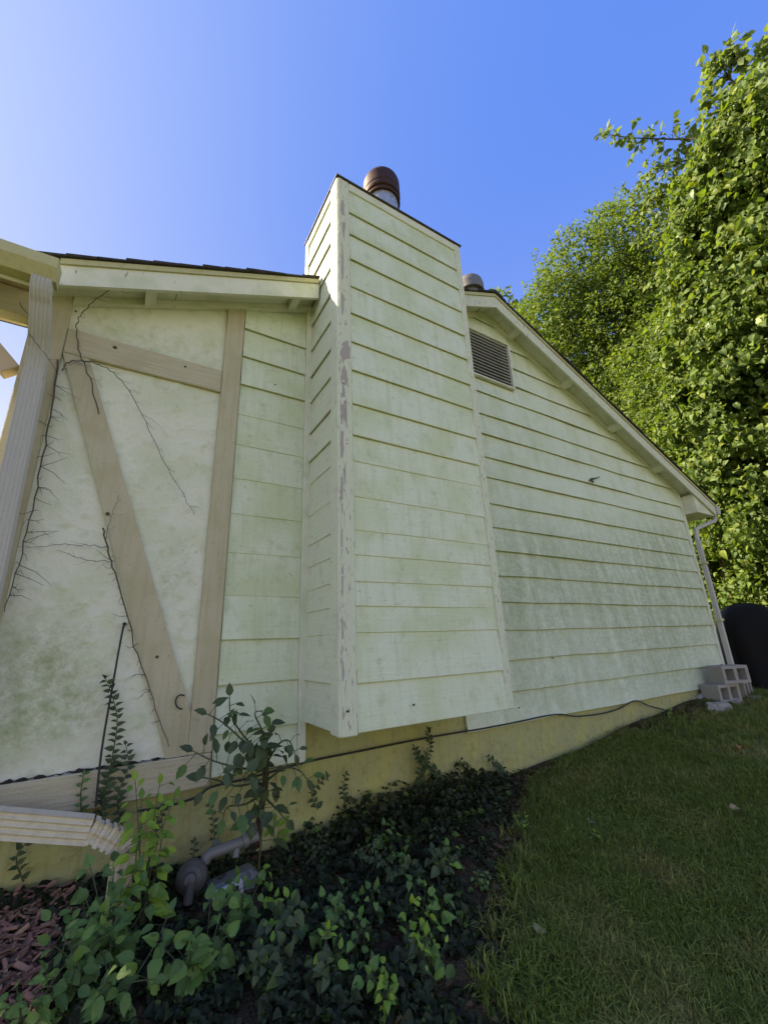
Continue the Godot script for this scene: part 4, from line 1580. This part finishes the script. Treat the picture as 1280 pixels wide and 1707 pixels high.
var _vm := []
func vine_mats() -> Material:
	if _vm.is_empty():
		for c in [Color(0.13, 0.20, 0.055), Color(0.155, 0.22, 0.065), Color(0.18, 0.23, 0.04), Color(0.10, 0.16, 0.045)]:
			_vm.append(leaf_mat(c, 0.6, 0.4))
	return _vm[rng.randi() % _vm.size()]

func branch_tree() -> void:
	var base := Vector3(16.0, 0, -1.3)
	base.y = ground_y(base.x, base.z)
	var t := thing("slender_tree", "slender-leaved tree reaching airy branches into the sky above the vine", "tree", base)
	var st := new_st()
	var top := pxd(1330, 60, 17.5)
	tube(st, smooth_path([base, base.lerp(top, 0.5), top], 4), expand([0.2, 0.15, 0.05], 4), 8)
	var xfs := []
	var cols := []
	for e in [
		[[1290, 280], [1200, 235], [1120, 232], [1060, 230], [1012, 224]],
		[[1220, 270], [1170, 262], [1120, 275], [1080, 296]],
		[[1210, 330], [1150, 300], [1110, 318], [1085, 335], [1062, 360]],
		[[1290, 200], [1250, 165], [1215, 130], [1195, 105], [1178, 170]],
		[[1300, 160], [1270, 130], [1235, 105], [1215, 82]],
		[[1310, 110], [1290, 90], [1275, 75]],
		[[1300, 200], [1250, 190], [1210, 195], [1180, 160]],
		[[1230, 330], [1180, 325], [1140, 340], [1125, 355]],
		[[1200, 400], [1150, 385], [1100, 395], [1068, 400]]]:
		var path := []
		for q in e:
			path.append(pxd(q[0], q[1], 14.5 + rng.randf_range(-0.3, 0.3)))
		path = smooth_path(path, 6)
		tube(st, path, expand([0.03, 0.006], path.size() - 1), 5)
		for i in range(2, path.size()):
			var d: Vector3 = (path[i] - path[i - 1]).normalized()
			var f := float(i) / path.size()
			var nt := 2
			for j in nt:
				var tw := (rand_dir() + d * 0.5 + Vector3(0, 0.15, 0)).normalized()
				var len := rng.randf_range(0.25, 0.7) * (1.15 - 0.6 * f)
				var p0: Vector3 = path[i]
				tube(st, [p0, p0 + tw * len], [0.006, 0.002], 3)
				for l in int(len * 17.0):
					var p := p0 + tw * len * rng.randf()
					xfs.append(leaf_xf(p, (rand_dir() + tw * 0.6 + Vector3(0, -0.3, 0)), rand_dir() + Vector3(0, 0.6, 0), rng.randf_range(0.11, 0.19)))
					var kk := rng.randf_range(0.8, 1.2)
					cols.append(Color(0.19 * kk, 0.26 * kk, 0.10 * kk))
	part("trunk", st, M.bark, t)
	multi("crown", L_ovate, M.leaf, xfs, cols, t).set_meta("kind", "stuff")

# ------------------------------------------------------------------ plants in the bed
# a plant with a branching stem; every leaf is its own part
func leafy_plant(called: String, label: String, stems: Array, leaf: Mesh, mats: Array, size: float, spacing: float, group := "", start := 0.2, stem_r := 0.005, pinnate := false) -> void:
	var root: Vector3 = stems[0][0]
	var t := thing(called, label, "plant", root, group)
	var st := new_st()
	var leaves := []
	for s in stems:
		var path := smooth_path(s, 5)
		tube(st, path, expand([stem_r, stem_r * 0.4], path.size() - 1), 5)
		var total := 0.0
		for i in path.size() - 1:
			total += path[i].distance_to(path[i + 1])
		var next := total * start
		var run := 0.0
		var sd := 1.0
		for i in path.size() - 1:
			var seg: float = path[i].distance_to(path[i + 1])
			while next < run + seg:
				var p: Vector3 = path[i].lerp(path[i + 1], (next - run) / seg)
				var d: Vector3 = (path[i + 1] - path[i]).normalized()
				var f := next / total
				var lat := d.cross(Vector3(0, 0.25, 1)).normalized() * sd
				if pinnate:
					var dir := (lat + d * 0.6 + Vector3(0, 0.1, 0.35) + rand_dir() * 0.25).normalized()
					leaves.append([p + dir * 0.008, dir, (Vector3(0, 0.75, 0.6) + rand_dir() * 0.35), size * rng.randf_range(0.75, 1.15) * (1.0 - 0.3 * f)])
				else:
					var dir2 := (lat * 0.8 + Vector3(rng.randf_range(-0.7, 0.7), 0.15, rng.randf_range(-0.2, 1.0))).normalized()
					var pet := p + dir2 * size * rng.randf_range(0.25, 0.6)
					tube(st, [p, pet], [stem_r * 0.35, stem_r * 0.25], 3)
					leaves.append([pet, (dir2 + Vector3(0, -0.35, 0.1)).normalized(), Vector3(0, 0.8, 0.55) + rand_dir() * 0.45, size * rng.randf_range(0.6, 1.15) * (1.0 - 0.45 * f)])
				sd = -sd
				next += spacing * rng.randf_range(0.75, 1.25)
			run += seg
		leaves.append([path[path.size() - 1], (path[path.size() - 1] - path[path.size() - 2]).normalized(), Vector3(0, 0.6, 0.6) + rand_dir() * 0.3, size * 0.6])
	part("stem", st, M.green_stem, t)
	for l in leaves:
		inst("leaf", leaf, mats[rng.randi() % mats.size()], leaf_xf(l[0], l[1], l[2], l[3]), t)

func bush_stems(base: Vector3, n: int, h: float, spread: float, lean := Vector3.ZERO) -> Array:
	var out := []
	for i in n:
		var a := TAU * (i + rng.randf()) / n
		var tip := base + Vector3(cos(a) * spread * rng.randf_range(0.4, 1.0), h * rng.randf_range(0.7, 1.1), sin(a) * spread * rng.randf_range(0.4, 1.0)) + lean
		var mid := base.lerp(tip, 0.5) + Vector3(0, h * 0.12, 0) + rand_dir() * 0.03
		out.append([base, mid, tip])
	return out

func in_ivy(x: float, z: float) -> float:       # > 0 inside the bed, in relative units
	var xr := x / S
	var zr := z / S
	var edge: float
	if zr < -0.87:
		edge = lerpf(1.36, 0.80, clampf((zr + 1.25) / 0.38, 0, 1))
	else:
		edge = lerpf(0.80, 0.40, clampf((zr + 0.87) / 0.5, 0, 1))
	return edge - xr

func make_plants() -> void:
	M.green_stem = flat_mat(Color(0.05, 0.07, 0.025), 0.7)
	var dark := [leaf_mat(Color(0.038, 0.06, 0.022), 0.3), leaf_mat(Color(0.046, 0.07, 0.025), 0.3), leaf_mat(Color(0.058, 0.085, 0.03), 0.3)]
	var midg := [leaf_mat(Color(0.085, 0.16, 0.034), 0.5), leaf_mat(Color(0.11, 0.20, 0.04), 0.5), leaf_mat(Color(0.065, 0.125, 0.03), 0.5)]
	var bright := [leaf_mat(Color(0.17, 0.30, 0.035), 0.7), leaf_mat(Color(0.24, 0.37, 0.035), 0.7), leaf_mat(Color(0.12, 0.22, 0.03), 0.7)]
	# ivy carpet
	var xfs := []
	var cols := []
	var noi := FastNoiseLite.new()
	noi.seed = 5
	noi.frequency = 1.3
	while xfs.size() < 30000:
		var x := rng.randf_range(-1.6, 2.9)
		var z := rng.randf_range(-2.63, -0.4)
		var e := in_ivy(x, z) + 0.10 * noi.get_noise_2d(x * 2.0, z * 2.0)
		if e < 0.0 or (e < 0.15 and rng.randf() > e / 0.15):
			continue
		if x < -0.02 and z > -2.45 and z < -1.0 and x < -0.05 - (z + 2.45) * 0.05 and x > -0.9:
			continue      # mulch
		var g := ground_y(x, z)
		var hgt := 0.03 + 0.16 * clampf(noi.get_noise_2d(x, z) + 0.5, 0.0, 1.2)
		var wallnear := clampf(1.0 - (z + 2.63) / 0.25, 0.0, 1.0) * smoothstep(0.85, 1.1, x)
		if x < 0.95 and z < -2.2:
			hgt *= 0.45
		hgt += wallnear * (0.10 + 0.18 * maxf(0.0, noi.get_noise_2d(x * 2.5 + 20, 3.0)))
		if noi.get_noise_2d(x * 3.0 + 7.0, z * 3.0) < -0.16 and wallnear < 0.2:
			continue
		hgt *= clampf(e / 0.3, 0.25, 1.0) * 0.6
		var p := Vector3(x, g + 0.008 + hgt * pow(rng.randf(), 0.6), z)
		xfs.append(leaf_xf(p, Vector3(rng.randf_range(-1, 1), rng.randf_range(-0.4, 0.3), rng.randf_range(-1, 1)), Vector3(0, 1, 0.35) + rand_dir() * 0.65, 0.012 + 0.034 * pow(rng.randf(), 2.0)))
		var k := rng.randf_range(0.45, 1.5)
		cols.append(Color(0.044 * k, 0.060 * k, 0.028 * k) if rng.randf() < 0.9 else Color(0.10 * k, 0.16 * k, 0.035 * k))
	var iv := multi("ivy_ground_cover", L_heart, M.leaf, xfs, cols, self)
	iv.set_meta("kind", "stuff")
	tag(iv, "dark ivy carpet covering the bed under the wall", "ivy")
	# sapling in front of the chimney corner
	var zb := ZW + 0.10
	var st0 := px(432, 1420, zb)
	st0.y = ground_y(st0.x, st0.z)
	var s := []
	s.append([st0, px(440, 1340, zb), px(447, 1262, zb + 0.02)])
	s.append([px(447, 1285, zb), px(410, 1240, zb + 0.05), px(372, 1205, zb + 0.07), px(345, 1190, zb + 0.08)])
	s.append([px(447, 1270, zb), px(405, 1225, zb + 0.03), px(385, 1190, zb + 0.03), px(383, 1160, zb + 0.03)])
	s.append([px(447, 1270, zb), px(440, 1225, zb + 0.05), px(425, 1190, zb + 0.06), px(440, 1185, zb + 0.06)])
	s.append([px(447, 1285, zb), px(400, 1280, zb + 0.08), px(355, 1268, zb + 0.10), px(322, 1252, zb + 0.10)])
	s.append([px(446, 1295, zb), px(400, 1310, zb + 0.08), px(360, 1300, zb + 0.1), px(335, 1296, zb + 0.1)])
	s.append([px(446, 1270, zb), px(465, 1240, zb + 0.06), px(482, 1235, zb + 0.07), px(492, 1258, zb + 0.08)])
	s.append([px(446, 1300, zb), px(475, 1280, zb + 0.06), px(500, 1285, zb + 0.07), px(512, 1300, zb + 0.08)])
	s.append([px(443, 1320, zb), px(410, 1340, zb + 0.07), px(380, 1345, zb + 0.09), px(372, 1365, zb + 0.1)])
	s.append([px(443, 1330, zb), px(425, 1360, zb + 0.07), px(405, 1372, zb + 0.09)])
	s.append([px(443, 1330, zb), px(462, 1350, zb + 0.06), px(478, 1368, zb + 0.07)])
	leafy_plant("sapling", "dark-leaved sapling growing against the wall by the chimney corner", s, L_ovate, dark + [midg[2]], 0.105, 0.030, "", 0.3, 0.006)
	# bushy plants, by pixel of their foot, height, spread and leaf kind
	var list := [
		[235, 1560, 0.52, 0.11, 7, L_ovate, bright, 0.09, "bright green seedling bush in front of the leader elbow"],
		[170, 1625, 0.30, 0.16, 7, L_heart, midg, 0.085, "mid green heart-leaved plant between mulch and gas meter"],
		[330, 1650, 0.20, 0.18, 6, L_heart, midg, 0.095, "broad-leaved plant below the gas regulator"],
		[120, 1690, 0.24, 0.20, 6, L_ovate, midg, 0.09, "pointed-leaf plant at the edge of the red mulch"],
		[40, 1745, 0.20, 0.20, 6, L_ovate, midg, 0.09, "leafy plant spilling over the mulch edge"],
		[395, 1550, 0.17, 0.10, 5, L_heart, midg, 0.08, "leafy plant beside the gas meter front"],
		[180, 1700, 0.20, 0.22, 6, L_ovate, midg, 0.085, "low leafy clump in the ivy before the downspout leader"],
		[640, 1440, 0.10, 0.06, 3, L_ovate, midg, 0.075, "three-leaved seedling in the dark ivy below the chimney"],
		[735, 1455, 0.09, 0.03, 2, L_ovate, bright, 0.05, "bright upright seedling at the ivy edge"],
		[725, 1530, 0.07, 0.03, 2, L_heart, bright, 0.06, "single bright heart-leaved seedling in the ivy"],
		[690, 1600, 0.10, 0.06, 4, L_heart, bright, 0.045, "pale green rounded seedling at the lawn edge"],
		[640, 1690, 0.10, 0.07, 4, L_heart, bright, 0.05, "bright seedling cluster low in the ivy"],
		[455, 1650, 0.08, 0.06, 3, L_ovate, bright, 0.07, "yellow-green drooping seedling in the ivy"],
		[560, 1560, 0.09, 0.08, 4, L_heart, midg, 0.05, "small rounded ivy shoot in the middle of the bed"],
		[530, 1440, 0.10, 0.10, 5, L_ovate, dark, 0.05, "dark leafy shoot at the foot of the sapling"],
		[510, 1400, 0.13, 0.08, 4, L_heart, midg, 0.05, "pale-topped shoot right of the sapling"],
		[590, 1640, 0.07, 0.06, 4, L_heart, midg, 0.04, "low rounded shoot among the ivy leaves"],
		[800, 1480, 0.06, 0.05, 3, L_heart, midg, 0.035, "small weed between ivy and lawn"],
		[870, 1390, 0.09, 0.05, 4, L_narrow, bright, 0.05, "grassy yellow-green weed near the foundation"],
		[990, 1410, 0.06, 0.04, 4, L_narrow, bright, 0.05, "little tuft of yellow-green weed on the lawn"],
		[1116, 1192, 0.06, 0.05, 3, L_ovate, bright, 0.05, "yellow weed on the lawn before the concrete blocks"]]
	for e in list:
		leafy_plant("leafy_plant", e[8], bush_stems(pxg(e[0], e[1]), e[4], e[2], e[3]), e[5], e[6], e[7] * 0.82, e[7] * 0.36, "weeds and seedlings in the bed", 0.15, 0.0035)
	var seeds := 0
	while seeds < 42:
		var u := rng.randf_range(420, 760)
		var v := rng.randf_range(1420, 1700)
		if v > 1420 + (860 - u) * 4.0:
			continue
		var kind := seeds % 3
		leafy_plant("seedling", ["heart-leaved green seedling among the dark ivy leaves", "pointed-leaf bright green seedling among the dark ivy leaves", "dull dark seedling among the dark ivy leaves"][kind], bush_stems(pxg(u, v), 2 + kind, rng.randf_range(0.07, 0.16), rng.randf_range(0.03, 0.08)), [L_heart, L_ovate, L_heart][kind], [midg, bright, dark][kind], rng.randf_range(0.04, 0.07), 0.035, "green seedlings in the ivy", 0.45, 0.0025)
		seeds += 1
	var lx := []
	var lc := []
	for i in 5200:
		var x := rng.randf_range(0.3, 6.8)
		var z := -2.6 + absf(rng.randfn(0.0, 0.16))
		var where := rng.randf()
		if where < 0.4:
			x = rng.randf_range(0.1, 2.4)
			z = rng.randf_range(-2.6, -0.5)
			if in_ivy(x, z) < 0.0:
				continue
		elif where < 0.6:
			z = rng.randf_range(-2.5, -0.6)
			x = 0.0
			while in_ivy(x, z) > 0.02:
				x += 0.05
			x += rng.randfn(0.0, 0.12)
		lx.append(leaf_xf(Vector3(x, ground_y(x, z) + rng.randf_range(0.008, 0.03), z), Vector3(rng.randf_range(-1, 1), rng.randf_range(-0.2, 0.2), rng.randf_range(-1, 1)), Vector3(0, 1, 0) + rand_dir() * 0.5, rng.randf_range(0.015, 0.05)))
		var k := rng.randf_range(0.5, 1.4)
		lc.append(Color(0.13 * k, 0.095 * k, 0.055 * k))
	var ll := multi("leaf_litter", L_ovate, M.leaf, lx, lc, self)
	ll.set_meta("kind", "stuff")
	tag(ll, "dry brown leaf litter along the wall foot and the lawn edge", "leaf litter")
	# small-leaved climbers on the wall
	var climbers := [
		[[[162, 1400], [172, 1340], [186, 1270], [196, 1200], [184, 1150], [176, 1130]], 0.05, 0.020, dark, "small-leaved creeper climbing beside the black conduit"],
		[[[205, 1380], [196, 1330], [214, 1280], [210, 1240]], 0.045, 0.022, dark, "short creeper on the sill beam right of the conduit"],
		[[[140, 1385], [135, 1330], [140, 1290]], 0.04, 0.024, midg, "pale creeper on the sill beam left of the conduit"],
		[[[40, 1470], [28, 1430], [48, 1400], [60, 1370]], 0.04, 0.024, dark, "creeper on the yellow foundation under the leader"],
		[[[705, 1330], [700, 1290], [716, 1250], [712, 1215]], 0.055, 0.016, dark, "dark creeper reaching the underside of the chimney"],
		[[[735, 1320], [725, 1285], [700, 1265], [690, 1245]], 0.05, 0.018, dark, "dark creeper bunch on the foundation below the chimney"],
		[[[850, 1310], [835, 1285], [820, 1268], [812, 1262]], 0.05, 0.02, dark, "creeper tuft on the foundation right of the chimney"],
		[[[575, 1340], [572, 1310], [577, 1290]], 0.045, 0.02, dark, "short dark creeper on the foundation under the chimney left half"],
		[[[530, 1350], [520, 1320], [545, 1295]], 0.045, 0.02, dark, "dark creeper beside the chimney corner trim"],
		[[[395, 1470], [362, 1420], [356, 1370], [350, 1340]], 0.035, 0.02, dark, "thin creeper on the foundation behind the gas pipe"],
		[[[310, 1470], [322, 1430], [325, 1400]], 0.03, 0.018, dark, "tiny creeper on the foundation above the regulator"],
		[[[255, 1400], [262, 1370], [275, 1345]], 0.04, 0.02, dark, "dark creeper knot at the cable end"]]
	for c in climbers:
		var pts := []
		for q in c[0]:
			pts.append(px(q[0], q[1], ZW + 0.018 + rng.randf() * 0.015))
		leafy_plant("creeper", c[4], [pts], L_heart, c[3], c[1] * 0.72, c[2] * 0.72, "creepers climbing the wall", 0.05, 0.004, true)
	# fallen leaves on the lawn
	for e in [[1232, 1255, Color(0.32, 0.13, 0.05), "rust-red fallen leaf lying on the grass"], [1231, 1362, Color(0.36, 0.24, 0.13), "tan fallen leaf lying on the grass"], [987, 1388, Color(0.16, 0.13, 0.11), "grey-brown fallen leaf on the thin grass near the bed"], [900, 1580, Color(0.2, 0.2, 0.09), "dull yellow fallen leaf lying at the ivy edge"]]:
		var p := pxg(e[0], e[1])
		var o := inst("fallen_leaf", L_heart, leaf_mat(e[2], 0.2), leaf_xf(p + Vector3(0, 0.05, 0), Vector3(rng.randf_range(-1, 1), 0.1, rng.randf_range(-1, 1)), Vector3(0.1, 1, 0.3), 0.06), self)
		o.name = numbered("fallen_leaf")
		tag(o, e[3], "leaf", "fallen leaves on the lawn")
	# red mulch
	var mx := []
	var mc := []
	var chip := BoxMesh.new()
	chip.size = Vector3(0.045, 0.006, 0.012)
	for i in 7000:
		var x := rng.randf_range(-1.6, 0.12)
		var z := rng.randf_range(-2.62, -1.5)
		if x > -0.02 - (z + 2.62) * 0.1 + rng.randf_range(-0.05, 0.05):
			continue
		var p := Vector3(x, ground_y(x, z) + rng.randf_range(0.0, 0.035), z)
		mx.append(Transform3D(Basis.from_euler(Vector3(rng.randf_range(-0.5, 0.5), rng.randf() * TAU, rng.randf_range(-0.5, 0.5))).scaled(Vector3.ONE * rng.randf_range(0.5, 1.3)), p))
		var k := rng.randf_range(0.5, 1.6)
		mc.append(Color(k, k * rng.randf_range(0.9, 1.2), k))
	var mu := multi("mulch", chip, M.mulch, mx, mc, self)
	mu.set_meta("kind", "stuff")
	tag(mu, "reddish wood chip mulch heaped against the foundation", "mulch")

func make_grass() -> void:
	# tufts of bent blades
	var tufts := []
	for v in 4:
		var st := SurfaceTool.new()
		st.begin(Mesh.PRIMITIVE_TRIANGLES)
		st.set_smooth_group(-1)
		for i in 9:
			var a := rng.randf() * TAU
			var o := Vector3(rng.randf_range(-0.02, 0.02), 0, rng.randf_range(-0.02, 0.02))
			var d := Vector3(cos(a), 0, sin(a))
			var wv := Vector3(-sin(a), 0, cos(a)) * rng.randf_range(0.0015, 0.0028)
			var h := rng.randf_range(0.028, 0.085)
			var b := rng.randf_range(0.2, 1.5) * h
			var p1 := o + d * b * 0.35 + Vector3(0, h * 0.65, 0)
			var p2 := o + d * b + Vector3(0, h * (0.95 - 0.3 * b / h), 0)
			var k := rng.randf_range(0.7, 1.3)
			var col := Color(k, k, k) if rng.randf() < 0.8 else Color(3.2, 2.2, 2.4)
			for q in [[o - wv, o + wv, p1 + wv * 0.8], [o - wv, p1 + wv * 0.8, p1 - wv * 0.8], [p1 - wv * 0.8, p1 + wv * 0.8, p2]]:
				for p in q:
					st.set_color(col)
					st.add_vertex(p)
		st.generate_normals()
		tufts.append(st.commit())
	var gm := leaf_mat(Color(1, 1, 1), 0.4, 0.6)
	var noi := FastNoiseLite.new()
	noi.seed = 15
	noi.frequency = 0.7
	var xf := [[], [], [], []]
	var co := [[], [], [], []]
	var tries := 0
	var total := 0
	while total < 130000 and tries < 600000:
		tries += 1
		# denser close to the camera
		var x: float
		var z: float
		if rng.randf() < 0.72:
			x = rng.randf_range(0.2, 4.2)
			z = rng.randf_range(-2.62, 0.2)
		else:
			x = rng.randf_range(2.0, 11.0)
			z = rng.randf_range(-4.5, 1.5)
		if z < -2.60 and x < 6.66:
			continue
		var e := -in_ivy(x, z) + 0.10 * noi.get_noise_2d(x * 2.0, z * 2.0)
		if e < -0.04 or (e < 0.22 and rng.randf() > (e + 0.04) / 0.26):
			continue
		var wall := z + 2.62
		if x < 6.66 and wall < 0.22 and rng.randf() > 0.12 + wall / 0.22:
			continue
		var n := noi.get_noise_2d(x * 1.5, z * 1.5)
		if rng.randf() < 0.25 and n < -0.1:
			continue
		var v := rng.randi() % 4
		var sc := rng.randf_range(0.6, 1.25) * (0.9 + 0.4 * n)
		var b := Basis(Vector3.UP, rng.randf() * TAU).rotated(Vector3(rng.randf_range(-1, 1), 0, rng.randf_range(-1, 1)).normalized(), rng.randf_range(0, 0.55)).scaled(Vector3(sc, sc, sc))
		xf[v].append(Transform3D(b, Vector3(x, ground_y(x, z) - 0.004, z)))
		var k := rng.randf_range(0.7, 1.3)
		var dry := clampf(noi.get_noise_2d(x * 2.0 + 30.0, z * 2.0) * 1.9 + rng.randf_range(-0.35, 0.35), 0.0, 1.0)
		var c := Color(0.142, 0.19, 0.028).lerp(Color(0.30, 0.265, 0.08), dry * 0.7)
		co[v].append(Color(c.r * k, c.g * k, c.b * k))
		total += 1
	var lawn := Node3D.new()
	lawn.name = "lawn"
	add_child(lawn)
	lawn.set_meta("kind", "stuff")
	tag(lawn, "shaded green lawn sloping up along the house wall", "grass")
	for v in 4:
		multi("grass_blades", tufts[v], gm, xf[v], co[v], lawn).set_meta("kind", "stuff")
